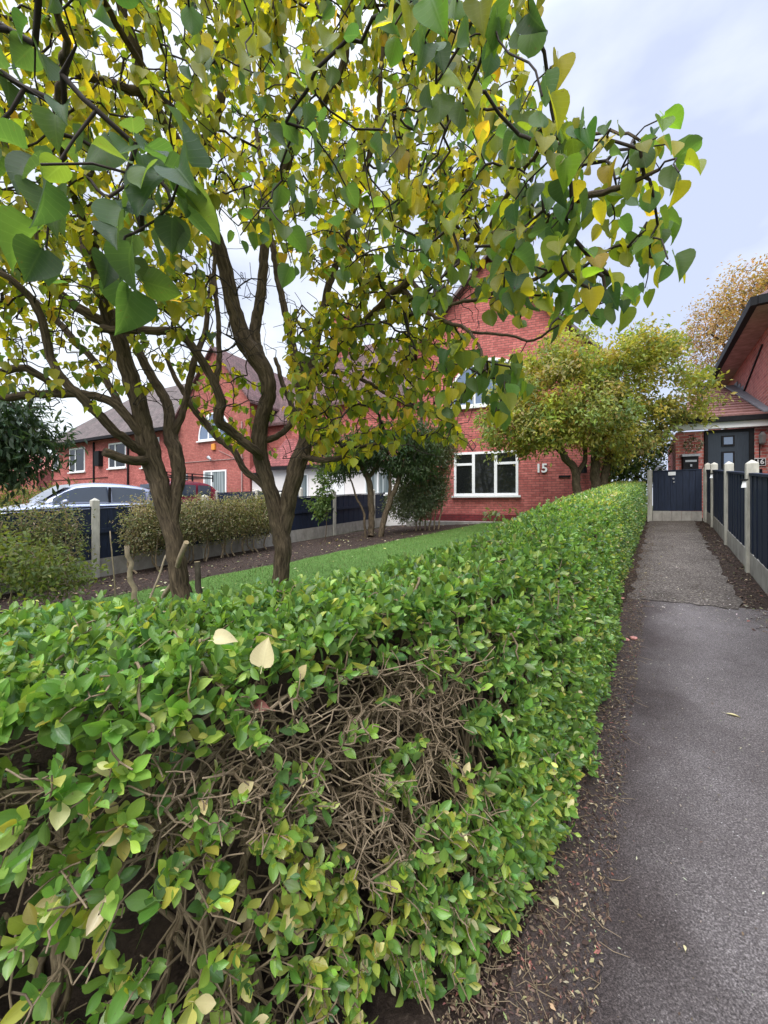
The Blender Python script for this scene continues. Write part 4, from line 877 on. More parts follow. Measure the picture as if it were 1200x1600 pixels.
# white lean-to
PM().box(-8.2, -2.33, .05, 1.2, .2, 2.78).build('porch_wall', 'render_white', h)
PM().slab([(-8.3, -.2, 2.82), (-2.29, -.2, 2.82), (-2.29, 1.2, 4.1), (-8.3, 1.2, 4.1)], .08).build('porch_roof', 'roof_red', h)
PM().box(-8.3, -2.29, -.24, -.16, 2.66, 2.80).build('porch_gutter', 'black', h)
window(h, -4.2, -3.2, 1.7, 2.5, .05, (.5,), (), .05, 'blind')
window(h, -7.2, -6.5, 1.5, 2.5, .05, (), (), .05, 'blind')
PM().box(-5.9, -5.0, .01, .06, .6, 2.55).build('porch_door', 'white', h)
ch = PM(); ch.box(-7.3, -6.5, 3.5, 4.3, 7.6, 10.0).box(-7.38, -6.42, 3.42, 4.38, 10.0, 10.15); ch.build('chimney', 'brick', h)
# ------------------------------------------------------------------ LEFT GABLED HOUSE
h = empty('brick_house', (-8.26, 18.7, 0), 'bright red brick house with sharp gable and orange alarm box, behind the lilac trunks', 'house', R(-27))
SL = 1.14; zl = lambda x: 8.93-SL*abs(x)
PM().prism([(-2.95, .1), (2.35, .1), (2.35, zl(2.35)), (0, 8.93), (-2.95, zl(-2.95))], 0, 7).build('wall', 'brick_pale', h)
PM().box(2.35, 6.3, 1.2, 7, .1, 5.2).build('wall', 'brick_pale', h)
p = PM(); gable_slabs(p, -3.25, 2.65, zl(3.25)+.12, zl(2.65)+.12, 0, 9.05, -.2, 7.2); p.build('roof', 'roof', h)
p = PM(); p.slab([(1.2, .9, 5.2), (6.3, .9, 5.2), (6.3, 4.1, 8.7), (1.2, 4.1, 8.7)], .12); p.slab([(1.2, 4.1, 8.703), (6.3, 4.1, 8.703), (6.3, 7.3, 5.2), (1.2, 7.3, 5.2)], .12); p.build('roof', 'roof', h)
arch_window(h, 0, 4.5, 1.12, 1.35, 0)
window(h, -.75, .85, 1.6, 3.02, 0, (.36,), (), .08, 'blind')
PM().box(-.12, .12, -.1, 0, 4.0, 4.3).build('alarm_box', 'orange', h, bevel=.02)
PM().tube([(-.25, -.05, 3.55), (-.1, -.25, 3.62), (.1, -.28, 3.5)], [.04, .09, .05], 8).build('floodlight', 'metal', h)
p = PM(); p.tube([(-2.3, -.03, 3.5), (2.0, -.03, 3.5)], .018, 6); p.tube([(1.5, -.03, 3.5), (.35, -.03, 3.95)], .015, 6); p.tube([(1.9, -.05, 5.2), (1.9, -.05, .5)], .035, 6); p.build('pipe', 'soffit', h)
PM().box(-2.45, -1.95, -.04, 0, 2.6, 2.9).build('sign_plate', 'lead', h)
PM().box(2.4, 5.6, .1, 1.25, .1, 2.75).build('porch_wall', 'render_white', h)
PM().slab([(2.36, -.15, 2.8), (5.7, -.15, 2.8), (5.7, 1.2, 4.1), (2.36, 1.2, 4.1)], .08).build('porch_roof', 'roof_red', h)
PM().box(2.4, 5.7, -.2, -.12, 2.62, 2.78).build('porch_gutter', 'black', h)
# ------------------------------------------------------------------ FAR LEFT HOUSE
h = empty('brick_house', (-22.6, 26.2, 0), 'dull red brick house with grey hipped roof, beyond the silver car', 'house', R(-27.5))
PM().box(0, 13.2, 0, 7, 0, 5.3).build('wall', 'brick', h)
r_ = [(-.5, -.5, 5.35), (13.7, -.5, 5.35), (13.7, 7.5, 5.35), (-.5, 7.5, 5.35)]; r0, r1 = (4.0, 3.5, 9.3), (9.7, 3.5, 9.3)
p = PM(); p.poly([r_[0], r_[1], r1, r0]); p.poly([r_[1], r_[2], r1]); p.poly([r_[2], r_[3], r0, r1]); p.poly([r_[3], r_[0], r0]); p.poly(r_[::-1]); p.build('roof', 'roof_grey', h)
PM().box(-.55, 13.75, -.62, -.5, 5.18, 5.34).build('gutter', 'black', h)
for x0, x1, z0, z1 in ((.15, .85, 3.7, 4.75), (2.3, 4.2, 3.45, 5.0), (6.9, 8.7, 3.5, 5.0), (10.2, 11.8, 3.4, 5.0), (2.4, 4.2, 1.0, 2.05), (6.9, 8.8, 1.0, 2.1), (10.3, 11.8, 1.0, 2.2)):
    window(h, x0, x1, z0, z1, 0, (.4, ) if x1-x0 > 1 else (), (), .09)
p = PM(); p.box(5.75, 6.25, -.25, 0, 3.7, 4.6); p.build('flue_box', 'black', h)
p = PM(); p.tube([(5.3, -.06, 5.2), (5.3, -.06, .4)], .05, 6); p.tube([(8.95, -.06, 5.2), (8.95, -.06, .4)], .05, 6); p.tube([(0, -.03, 3.0), (6.8, -.03, 3.0)], .02, 6); p.build('pipe', 'black', h)
PM().tube([(.9, -.08, 1.75), (1.5, -.15, 1.9), (2.0, -.08, 1.85)], .06, 6).build('bracket', 'black', h)
# ------------------------------------------------------------------ distant houses
for (x_, y_, rz, wd, zt, ze, lab, rm) in ((-38, 37, -10, 11, 6.6, 4.3, 'distant low house with a pink tiled roof at the far left', 'roof_far'), (-29.5, 35.5, -55, 6, 7.4, 4.6, 'distant house with a blue-grey gable beside the pink roof', 'roof_grey')):
    h = empty('distant_house', (x_, y_, 0), lab, 'house', R(rz))
    wm = 'brick' if rm == 'roof_far' else 'lead'
    PM().prism([(-wd/2, 0), (wd/2, 0), (wd/2, ze), (-wd/2, ze)], 0, 7).build('wall', wm, h)
    p = PM(); p.slab([(-wd/2-.3, -.4, ze), (wd/2+.3, -.4, ze), (wd/2+.3, 3.5, zt), (-wd/2-.3, 3.5, zt)], .1); p.slab([(-wd/2-.3, 3.5, zt+.003), (wd/2+.3, 3.5, zt+.003), (wd/2+.3, 7.4, ze), (-wd/2-.3, 7.4, ze)], .1); p.build('roof', rm, h)
    for s_ in (-1, 1): PM().poly([(s_*wd/2, 0, ze-.05), (s_*wd/2, 7, ze-.05), (s_*wd/2, 3.5, zt-.12)][::s_]).build('gable', wm, h)
    window(h, -1.5, 0, 1.8, 3.2, 0, (.5,), (), .1)

# ------------------------------------------------------------------ RIGHT HOUSE with porch (local axes are world axes)
O = np.array([9.4, 9.5, 0.0]); h = empty('brick_house', tuple(O), 'brick house at the right edge with black eaves, tiled porch and dark front door', 'house')
def lp(x_, y_, z_): return (x_-O[0], y_-O[1], z_)
sd = np.array([.56, .83]); sd /= np.linalg.norm(sd); fd = np.array([math.cos(R(20)), -math.sin(R(20))]); nr_ = np.array([sd[1], -sd[0]])
W1 = np.array([8.34, 8.05])
def wp(a_, b_, z_): q = W1+sd*a_+nr_*b_; return lp(q[0], q[1], z_)
PM().hexa([wp(0, 0, .2), wp(0, 7, .2), wp(11, 7, .2), wp(11, 0, .2), wp(0, 0, 5.5), wp(0, 7, 5.5), wp(11, 7, 5.5), wp(11, 0, 5.5)]).build('wall', 'brick_right', h)
e = [wp(-.45, -.5, 5.6), wp(-.45, 8, 5.6), wp(11.5, 8, 5.6), wp(11.5, -.5, 5.6)]; ra, rb = wp(3.6, 3.6, 9.2), wp(7.4, 3.6, 9.2)
p = PM(); p.poly([e[0], e[1], ra]); p.poly([e[1], e[2], rb, ra]); p.poly([e[2], e[3], rb]); p.poly([e[3], e[0], ra, rb]); p.build('roof', 'roof', h)
PM().hexa([wp(-.4, -.45, 5.46), wp(-.4, 8, 5.46), wp(11.4, 8, 5.46), wp(11.4, -.45, 5.46), wp(-.4, -.45, 5.5), wp(-.4, 8, 5.5), wp(11.4, 8, 5.5), wp(11.4, -.45, 5.5)]).build('soffit', 'soffit', h)
p = PM(); p.hexa([wp(-.5, -.57, 5.44), wp(-.5, -.45, 5.44), wp(11.5, -.45, 5.44), wp(11.5, -.57, 5.44), wp(-.5, -.57, 5.62), wp(-.5, -.45, 5.62), wp(11.5, -.45, 5.62), wp(11.5, -.57, 5.62)])
p.hexa([wp(-.52, -.45, 5.44), wp(-.52, 8, 5.44), wp(-.40, 8, 5.44), wp(-.40, -.45, 5.44), wp(-.52, -.45, 5.62), wp(-.52, 8, 5.62), wp(-.40, 8, 5.62), wp(-.40, -.45, 5.62)]); p.build('gutter', 'black', h)
# side window of the main wall
p = PM()
for a0, a1, z0, z1 in ((6.0, 6.1, 4.0, 5.3), (7.0, 7.1, 4.0, 5.3), (6.1, 7.0, 4.0, 4.1), (6.1, 7.0, 5.2, 5.3)): p.hexa([wp(a0, -.06, z0), wp(a0, .02, z0), wp(a1, .02, z0), wp(a1, -.06, z0), wp(a0, -.06, z1), wp(a0, .02, z1), wp(a1, .02, z1), wp(a1, -.06, z1)])
o = p.build('window', 'white', h); PM().hexa([wp(6.05, -.02, 4.05), wp(6.05, .01, 4.05), wp(7.05, .01, 4.05), wp(7.05, -.02, 4.05), wp(6.05, -.02, 5.25), wp(6.05, .01, 5.25), wp(7.05, .01, 5.25), wp(7.05, -.02, 5.25)]).build('pane', 'pane', o)
p = PM(); p.tube([wp(1.5, -.02, 5.2), wp(4.2, -.02, 4.35)], .02, 6); p.build('cable', 'black', h)
# porch: front plane through (8.42, 9.8) along fd
PS = .934; zs = lambda z_: CAMZ+(z_-CAMZ)*PS
P0 = np.array([7.85, 9.15]); bd = np.array([math.sin(R(20)), math.cos(R(20))])
def pp(r, k, z_): q = P0+fd*r*PS+bd*k; return lp(q[0], q[1], zs(z_))
def pbox(p, r0, r1, k0, k1, z0, z1): return p.hexa([pp(r0, k0, z0), pp(r1, k0, z0), pp(r1, k1, z0), pp(r0, k1, z0), pp(r0, k0, z1), pp(r1, k0, z1), pp(r1, k1, z1), pp(r0, k1, z1)])
RL, RR = -.80, 1.12
p = PM(); q = [P0+fd*RL*PS, P0+fd*RR*PS, W1+sd*4.9, P0+fd*RL*PS+sd*3.6]
p.hexa([lp(*v, .4) for v in q]+[lp(*v, zs(3.22)) for v in q]); p.build('porch_wall', 'brick_right', h)
pbox(PM(), RL-.1, RR, -.16, -.06, 3.24, 3.40).build('fascia', 'white', h)
pbox(PM(), RL-.14, RR, -.26, -.163, 3.39, 3.51).build('porch_gutter', 'black', h)
# porch roof: stepped courses of tiles climbing away from the eave against the main wall
p = PM(); z0, z1 = zs(3.50), 5.0; nrow = 13; rt_ = .0
eL, eR = P0+fd*(RL-.15)*PS-bd*.22, P0+fd*(RR+.1)*PS-bd*.22; tR = W1+sd*4.8-nr_*.02; tL = tR-fd*.9
for k in range(nrow):
    f0, f1 = k/nrow, (k+1.25)/nrow
    a0, b0_ = eL+(tL-eL)*f0, eR+(tR-eR)*f0; a1, b1_ = eL+(tL-eL)*f1, eR+(tR-eR)*f1; za, zb = z0+(z1-z0)*f0, z0+(z1-z0)*f1-.02
    p.hexa([lp(*a0, za), lp(*b0_, za), lp(*b1_, zb), lp(*a1, zb), lp(*a0, za+.055), lp(*b0_, za+.055), lp(*b1_, zb+.03), lp(*a1, zb+.03)])
p.build('porch_roof', 'porch_tile', h)
bL = P0+fd*(RL-.15)*PS+sd*3.8
PM().poly([lp(*eL, z0+.02), lp(*tL, z1), lp(*bL, z0+.02)]).build('porch_hip', 'porch_tile', h)
fl0, fl1 = eR, tR
p = PM(); off = fd*-.30
p.hexa([lp(*(fl0+off), z0+.05), lp(*fl0, z0+.05), lp(*fl1, z1+.05), lp(*(fl1+off*.9), z1+.05), lp(*(fl0+off), z0+.085), lp(*fl0, z0+.09), lp(*fl1, z1+.09), lp(*(fl1+off*.9), z1+.085)])
for k in range(11):   # stepped upstand on the wall
    f = k/11; a_ = fl0+(fl1-fl0)*f-nr_*.03; c_ = fl0+(fl1-fl0)*(f+.085)-nr_*.03; zz = z0+(z1-z0)*f+.08
    p.hexa([lp(*a_, zz-.05), lp(*(a_+nr_*.05), zz-.05), lp(*(c_+nr_*.05), zz-.05), lp(*c_, zz-.05), lp(*a_, zz+.16), lp(*(a_+nr_*.05), zz+.16), lp(*(c_+nr_*.05), zz+.16), lp(*c_, zz+.16)])
p.build('flashing', 'lead', h)
# front door
gz = 1.02
d_ = PM(); pbox(d_, -.2, -.13, -.05, .02, gz, 3.22); pbox(d_, .70, .80, -.05, .02, gz, 3.22); pbox(d_, -.13, .70, -.05, .02, 3.15, 3.22); o = d_.build('door_frame', 'black', h)
d_ = PM(); pbox(d_, -.13, .70, -.03, .0, gz, 3.15); dr = d_.build('door', 'door', h)
for zz0, zz1 in ((2.84, 3.02), (2.28, 2.62), (1.7, 2.05)):
    q = PM(); pbox(q, .15, .41, -.055, -.028, zz0-.04, zz1+.04); q.build('pane_frame', 'black', dr)
    q = PM(); pbox(q, .19, .37, -.06, -.045, zz0, zz1); q.build('pane', 'pane_sky', dr)
q = PM(); pbox(q, -.08, -.04, -.09, -.03, 1.95, 2.25); q.build('handle', 'metal', dr)
# post box, lamp, number plate
q = PM(); pbox(q, -.68, -.36, -.13, 0, 2.12, 2.56); o = q.build('letter_box', 'black', h)
q = PM(); pbox(q, -.71, -.33, -.15, 0, 2.563, 2.62); pbox(q, -.64, -.40, -.137, -.13, 2.42, 2.47); pbox(q, -.54, -.50, -.15, -.13, 2.30, 2.36); q.build('lid', 'metal', o)
q = PM(); c_ = pp(.92, -.12, 2.93); q.tube([(c_[0], c_[1], zs(v)) for v in (2.80, 2.83, 3.02, 3.10)], [.045, .06, .075, .02], 6); o = q.build('wall_lamp', 'metal', h)
q = PM(); q.tube([pp(.92, 0, 3.05), pp(.92, -.08, 3.12), pp(.92, -.12, 3.10)], .012, 6); q.tube([pp(.92, -.01, 3.0), pp(.92, -.012, 2.38)], .01, 6); q.build('bracket', 'black', o)
q = PM(); pbox(q, .80, 1.03, -.03, -.002, 2.28, 2.47); o = q.build('number_plate', 'white', h)
q = PM(); pbox(q, .815, 1.015, -.034, -.028, 2.295, 2.455); q.build('plate_face', 'black', o)
c_ = pp(.915, -.037, 2.375); text_mesh('digits', '16', .15, .003, 'white', o, c_, (R(90), 0, R(-20)))
q = PM(); pbox(q, .885, .955, -.05, 0, 2.0, 2.2); q.build('door_bell', 'black', h)
# hanging flower ball
c_ = np.array(pp(-.50, -.2, 2.84))+O
hb = empty('flower_ball', (float(c_[0]), float(c_[1]), float(c_[2])-.2), 'round ball of pale flowers hanging above the letter box', 'flower basket')
n = 420; D = unit(rng.normal(0, 1, (n, 3))); P = c_+np.array([0, 0, 0])+D*np.array([.16, .16, .15])
V, F, U, cc = place_leaves(P, D+rng.normal(0, .6, (n, 3)), rng.normal(0, 1, (n, 3)), rng.uniform(.03, .06, n), [leaf_template('oval', 2, .4, .3, 0, False)], palette(n, [(.07, .09, .05), (.55, .50, .52), (.20, .15, .14)], [4, 3, 2]))
quads('flowers', V, F, 'shrub_leaf', hb, uv=U, col=cc)
q = PM(); q.tube([(0, 0, .3), (0, 0, .44), (.05, .19, .46)], .010, 6); q.build('hook', 'black', hb)

# ------------------------------------------------------------------ FENCES
def post_mesh(parent, x_, y_, z0, hgt, w=.055, rz=0):
    p = PM(); c, s = math.cos(rz)*w, math.sin(rz)*w
    q = [(-c+s, -s-c), (c+s, s-c), (c-s, s+c), (-c-s, -s+c)]
    ox, oy = parent.location[0], parent.location[1]
    b0 = [(x_+a_-ox, y_+b_-oy) for a_, b_ in q]; oz = parent.location[2]
    p.hexa([(a_, b_, z0-.1-oz) for a_, b_ in b0]+[(a_, b_, z0+hgt-.045-oz) for a_, b_ in b0])
    i = len(p.v)-4; p.v.append((x_-ox, y_-oy, z0+hgt-oz)); p.f = [f for f in p.f if f != (i, i+1, i+2, i+3)]
    for k in range(4): p.f.append((i+k, i+(k+1) % 4, i+4))
    return p.build('post', 'post', parent, bevel=.008)
def fence(name, label, pts, hp=1.32, gb=.24, top=1.13, board=.125, rz=-PA, panels=None, mid_rail=False, cat='fence', skip=(), w=.055):
    m_ = pts[len(pts)//2]; root = empty(name, (*m_, g(*m_)), label, cat)
    ox, oy, oz = root.location
    for (x_, y_) in pts: post_mesh(root, x_, y_, g(x_, y_), hp, w, rz)
    for k, ((x0, y0), (x1, y1)) in enumerate(zip(pts[:-1], pts[1:])):
        if k in skip: continue
        d = np.array([x1-x0, y1-y0]); ln = np.linalg.norm(d); d /= ln; nn = np.array([d[1], -d[0]]); a_ = w*.9; b_ = ln-w*.9
        def pt(t_, o_, z_): q = np.array([x0, y0])+d*t_+nn*o_; zz = g(x0, y0)+(g(x1, y1)-g(x0, y0))*t_/ln; return (q[0]-ox, q[1]-oy, zz+z_-oz)
        def bx(p, t0, t1, o0, o1, z0, z1): p.hexa([pt(t0, o0, z0), pt(t1, o0, z0), pt(t1, o1, z0), pt(t0, o1, z0), pt(t0, o0, z1), pt(t1, o0, z1), pt(t1, o1, z1), pt(t0, o1, z1)])
        p = PM(); bx(p, a_, b_, -.025, .025, -.05, gb); p.build('gravel_board', 'concrete', root)
        p = PM(); nbd = max(2, round((b_-a_)/board)); bw_ = (b_-a_)/nbd
        for q in range(nbd):
            ofs = .006*(q % 2)+rng.uniform(0, .003); bx(p, a_+q*bw_+.0015, a_+(q+1)*bw_-.0015, -.014-ofs, .014+ofs, gb+.004, top+rng.uniform(-.004, .004))
        bx(p, a_, b_, -.034, .034, top+.006, top+.035)
        if mid_rail: bx(p, a_, b_, -.045, .045, gb+.42, gb+.49)
        p.build('panel', 'navy', root)
    return root
FU = .84
rs = [2.35, 4.25, 6.16, 8.1, 10.25, 11.1]
rpts = [su(s_, FU if s_ < 11 else .80) for s_ in rs]
fence('right_fence'.replace('right_', 'panel_'), 'navy boarded fence with pale concrete posts along the right of the path', rpts)
def lamp(x_, y_, z_, lab, grp):
    o = empty('post_light', (x_, y_, z_), lab, 'solar light', -PA, grp)
    PM().hexa([(-.03, -.02, -.05), (.015, -.03, -.05), (.02, .015, -.05), (-.025, .03, -.05), (-.012, -.012, .03), (.012, -.012, .03), (.012, .012, .03), (-.012, .012, .03)]).build('lens', 'white', o)
    PM().box(-.03, .03, -.03, .03, .03, .045).build('cap', 'black', o)
x_, y_ = su(6.16-.12, FU-.09); 
q = at(1163, 755, 4.35); lamp(float(q[0]), float(q[1]), float(q[2]), 'small white solar light on the nearest visible concrete fence post', None)
q = at(1112, 743, 7.5); lamp(float(q[0]), float(q[1]), float(q[2]), 'tiny solar light on the concrete fence post nearest the gate', None)
# gate across the end of the path
ga, gb_ = su(11.35, -.20), su(11.35, .72); mid = ((ga[0]+gb_[0])/2, (ga[1]+gb_[1])/2); gz = g(*mid)
gt = empty('garden_gate', (*mid, gz), 'navy boarded gate closing the end of the path beside the hedge', 'gate', -PA)
p = PM()
for k in range(8): x0 = -.46+k*.115; p.box(x0+.002, x0+.113, -.012-.008*(k % 2), .012, .24, 1.18)
p.box(-.46, .46, .0125, .02, .241, 1.179); p.box(-.46, .46, -.03, .02, 1.182, 1.205); p.build('boards', 'navy', gt)
p = PM()
for k in range(5): p.box(-.46+k*.185, -.46+k*.185+.18, -.025-.004*(k % 2), .03, -.05, .236)
p.build('gravel_board', 'concrete', gt)
PM().box(-.16, -.02, -.036, -.021, 1.08, 1.16).build('name_plate', 'white', gt)
PM().tube([(-.06, -.02, 1.0), (-.06, -.05, 1.0)], .022, 8).build('latch', 'metal', gt); PM().tube([(-.05, -.02, .92), (-.05, -.05, .92)], .018, 8).build('lock', 'metal', gt)
for s_ in (-1, 1):
    px_ = -.52 if s_ < 0 else .53
    p = PM(); p.box(px_-.05, px_+.05, -.05, .05, -.1, 1.23); p.build('post', 'post', gt, bevel=.008)
q = PM(); q.tube([(-.42, .06, 1.18), (-.38, .05, 1.27), (-.30, .05, 1.30), (-.26, .06, 1.2)], .03, 8); q.build('hinge_bracket', 'metal', gt)
# left boundary fence
lp0 = np.array([-4.7, 6.24]); ldir = unit(np.array([3.23, 4.91]))
lpts = [tuple(lp0+ldir*1.9*k) for k in (-3, -2, -1, 0, 1.0, 2.05, 3.1, 4.15, 5.2)]
fence('panel_fence', 'navy boarded fence with concrete posts between the two front gardens at left', lpts, mid_rail=True, hp=1.30, top=1.125, gb=.3)
# fences beyond the drive
fence('panel_fence', 'short grey-navy fence with white posts under the sharp gable', [tuple(at(339, 0, 15.4)[:2]), tuple(at(402, 0, 14.6)[:2]), tuple(at(470, 0, 13.8)[:2])], hp=1.45, top=1.32)
fence('panel_fence', 'low navy fence in front of the golden-green hedge at far left', [tuple(at(-110, 0, 12.9)[:2]), tuple(at(-20, 0, 13.6)[:2]), tuple(at(70, 0, 14.4)[:2]), tuple(at(150, 0, 15.3)[:2])], hp=1.02, top=.80, gb=.2, w=.08)

# ------------------------------------------------------------------ CARS
def car(name, label, loc, rz, paint, prof, belt, wb, suv=False):
    """x forward; prof: list of (x, z_hood/roof outline, half width); belt: list"""
    root = empty(name, loc, label, 'car', rz)
    def loft(sections, nm, m, cap=True):
        V = []; F = []; n = len(sections[0])
        for s_ in sections: V += s_
        for i in range(len(sections)-1):
            for j in range(n-1): a_ = i*n+j; F.append((a_, a_+1, a_+n+1, a_+n))
        if cap: F.append(tuple(range(n))[::-1]); F.append(tuple((len(sections)-1)*n+j for j in range(n)))
        me = bpy.data.meshes.new(nm); me.from_pydata(V, [], F); me.update()
        for p_ in me.polygons: p_.use_smooth = True
        o = link(nm, me, m, root); sb = o.modifiers.new('s', 'SUBSURF'); sb.levels = 1; sb.render_levels = 2; return o
    sec = []
    for x_, zt, hw, zb in prof:
        sec.append([(x_, -hw*.86, zb), (x_, -hw, zb+.14), (x_, -hw, zt-.16), (x_, -hw*.93, zt-.03), (x_, -hw*.6, zt+.015), (x_, 0, zt+.03), (x_, hw*.6, zt+.015), (x_, hw*.93, zt-.03), (x_, hw, zt-.16), (x_, hw, zb+.14), (x_, hw*.86, zb)])
    loft(sec, 'body', paint)
    sec = []
    for x_, zt, hw, zb in belt:
        sec.append([(x_, -hw, zb), (x_, -hw*.97, zb+(zt-zb)*.3), (x_, -hw*.87, zb+(zt-zb)*.82), (x_, -hw*.74, zt-.01), (x_, -hw*.35, zt+.02), (x_, hw*.35, zt+.02), (x_, hw*.74, zt-.01), (x_, hw*.87, zb+(zt-zb)*.82), (x_, hw*.97, zb+(zt-zb)*.3), (x_, hw, zb)])
    loft(sec, 'cabin', paint)
    return root
px = [(-2.15, .80, .70, .45), (-2.12, 1.00, .82, .32), (-1.6, 1.05, .90, .25), (-.6, 1.04, .91, .25), (.5, 1.02, .91, .25), (1.0, 1.0, .90, .25), (1.5, .93, .89, .25), (1.95, .80, .82, .28), (2.15, .68, .70, .38), (2.2, .60, .60, .42)]
bt = [(-2.0, 1.02, .70, .98), (-1.85, 1.32, .76, .98), (-1.4, 1.50, .80, .98), (-.7, 1.58, .82, .98), (0, 1.58, .83, .98), (.45, 1.50, .83, .98), (.85, 1.27, .82, .96), (1.22, 1.0, .78, .95)]
cx, cy = -9.25, 12.0; cz = g(cx, cy)+.08
ca = math.atan2(-PD[1], -PD[0])
cx -= .05
car1 = car('parked_car', 'silver car with sloping windscreen parked behind the left fence', (cx, cy, cz), ca, 'silver', px, bt, 1.3)
def glasspatch(root, name, pts, m='carglass'):
    PM().poly(pts).build(name, m, root)
def side(x_, f, sg, off=.012):
    """point on the cabin side of car1 at height fraction f"""
    X_ = [b_[0] for b_ in bt]; zt = np.interp(x_, X_, [b_[1] for b_ in bt]); hw = np.interp(x_, X_, [b_[2] for b_ in bt]); zb = np.interp(x_, X_, [b_[3] for b_ in bt])
    k = np.interp(f, [0, .3, .82], [1, .97, .87]); return (x_, sg*(hw*k+off), zb+(zt-zb)*f)
for sg in (-1, 1):
    for nm, xs in (('front_window', (-.28, .1, .45, .70, .95)), ('rear_window', (-1.28, -1.0, -.7, -.38)), ('quarter_window', (-1.78, -1.6, -1.4))):
        top = [side(x_, .80 if x_ < .9 else .6, sg) for x_ in xs]; bot = [side(x_, .10, sg) for x_ in xs]
        p = PM()
        for k in range(len(xs)-1): q = [bot[k], bot[k+1], top[k+1], top[k]]; p.poly(q if sg < 0 else q[::-1])
        p.build('side_window', 'carglass', car1)
    p = PM(); mx_ = side(.75, .12, sg, .12); p.tube([(mx_[0]+.05, mx_[1]-sg*.1, mx_[2]), mx_, (mx_[0]-.03, mx_[1]+sg*.1, mx_[2]+.02)], [.03, .07, .06], 8); p.build('mirror', 'silver', car1, smooth=True)
    PM().box(1.75, 2.08, sg*.78-.12, sg*.78+.05, .60, .74).build('headlight', 'white', car1, bevel=.03)
    PM().box(-2.1, -1.95, sg*.72-.1, sg*.72+.1, .82, .98).build('tail_light', 'carred', car1, bevel=.02)
ws = [(1.10, .70, 1.06), (.80, .74, 1.30), (.52, .66, 1.49)]
car1.scale = (1.07, 1.07, 1.07)
p = PM()
for a_, b_ in zip(ws[:-1], ws[1:]): p.poly([(a_[0]+.03, -a_[1]+.02, a_[2]+.015), (a_[0]+.03, a_[1]-.02, a_[2]+.015), (b_[0]+.03, b_[1]-.04, b_[2]+.015), (b_[0]+.03, -b_[1]+.04, b_[2]+.015)])
p.build('windscreen', 'carglass', car1)
PM().poly([(-2.0, -.6, 1.08), (-1.80, -.6, 1.38), (-1.80, .6, 1.38), (-2.0, .6, 1.08)]).build('rear_screen', 'carglass', car1)
def wheels(root, xs, hw, r):
    for x_ in xs:
        for sg in (-1, 1):
            o = PM().tube([(x_, sg*(hw-.2), r), (x_, sg*(hw-.18), r), (x_, sg*(hw-.02), r), (x_, sg*hw, r)], [r*.85, r, r, r*.88], 20).build('wheel', 'black', root, smooth=False)
            PM().tube([(x_, sg*(hw-.01), r), (x_, sg*(hw+.012), r)], [r*.62, r*.55], 10).build('rim', 'metal', o)
wheels(car1, (1.35, -1.3), .88, .32)
for sg in (-1, 1): PM().box(-.34, -.28, sg*.82-.02, sg*.82+.02, 1.02, 1.45).build('pillar', 'black', car1)
# red off-roader further up
jx, jy = float(at(306, 0, 15.4)[0]), 15.4; jz = g(jx, jy)+.02
jp = [(-1.9, .95, .75, .5), (-1.85, 1.1, .80, .4), (-1.0, 1.1, .82, .4), (.6, 1.08, .82, .4), (1.5, 1.05, .80, .4), (1.85, .98, .74, .45)]
jb = [(-1.85, 1.10, .72, 1.05), (-1.8, 1.72, .74, 1.05), (-1.2, 1.78, .76, 1.05), (.1, 1.78, .76, 1.05), (.45, 1.6, .75, 1.05), (.75, 1.08, .74, 1.05)]
car2 = car('off_road_car', 'dark red off-road car with black roof rack below the sharp gable', (jx, jy, jz), R(62), 'carred', jp, jb, 1.2)
p = PM()
for y_ in (-.62, .62): p.box(-1.6, .3, y_-.02, y_+.02, 1.93, 1.96).box(-1.6, .3, y_-.02, y_+.02, 2.03, 2.06)
for x_ in np.linspace(-1.6, .3, 7): p.box(x_-.02, x_+.02, -.62, .62, 1.922, 1.945)
for x_ in (-1.6, -.6, .3):
    for y_ in (-.62, .62): p.box(x_-.02, x_+.02, y_-.021, y_+.021, 1.78, 2.06)
p.build('roof_rack', 'black', car2)
p = PM(); p.tube([(-1.9, 0, 1.15), (-2.1, 0, 1.15)], .33, 16); o = p.build('spare_wheel', 'black', car2)
for sg in (-1, 1):
    PM().box(-1.5, -.55, sg*.755-.01, sg*.755+.01, 1.2, 1.62).box(-.45, .1, sg*.755-.01, sg*.755+.01, 1.2, 1.62).build('side_window', 'carglass', car2)
PM().box(-1.86, -1.84, -.55, .55, 1.25, 1.62).build('rear_screen', 'carglass', car2)
wheels(car2, (1.2, -1.15), .84, .36)

# ------------------------------------------------------------------ sticks, stones, fallen leaves
def stick(name, a_, b_, r, m, label, cat='stick', r2=None):
    a_, b_ = np.array(a_), np.array(b_); o = empty(name, tuple(float(v) for v in a_), label, cat)
    tb = Tubes(); k = 9; P = a_+(b_-a_)*np.linspace(0, 1, k)[:, None]+np.vstack([[0, 0, 0], rng.normal(0, r*.35, (k-2, 3)), [0, 0, 0]])
    tb.add(P, np.linspace(r, r2 or r*.8, k), 8, .08); t_ = tb.build('shaft', m, o)
    PM().tube([tuple(b_-a_-(b_-a_)*.001), tuple((b_-a_)*1.004)], (r2 or r*.8)*.98, 8).build('cut_end', 'cut_wood', o)
    return o
x0 = gp(236, 3.6)
stick('leaning_stake', x0, at(291, 848, 2.75), .022, 'stake', 'pale stake leaning against the left lilac trunk', 'stake')
stick('wooden_stake', gp(213, 4.2), at(198, 853, 4.2), .03, 'stake', 'short upright stake with a cut top left of the lilac trunk', 'stake')
stick('thin_stick', gp(222, 3.9), at(259, 868, 4.3), .012, 'stake', 'thin grey stick slanting behind the lilac trunk')
stick('support_stake', gp(322, 2.95), at(308, 878, 2.95), .028, 'limb_bark', 'dark stake standing close against the right of the left lilac trunk', 'stake')
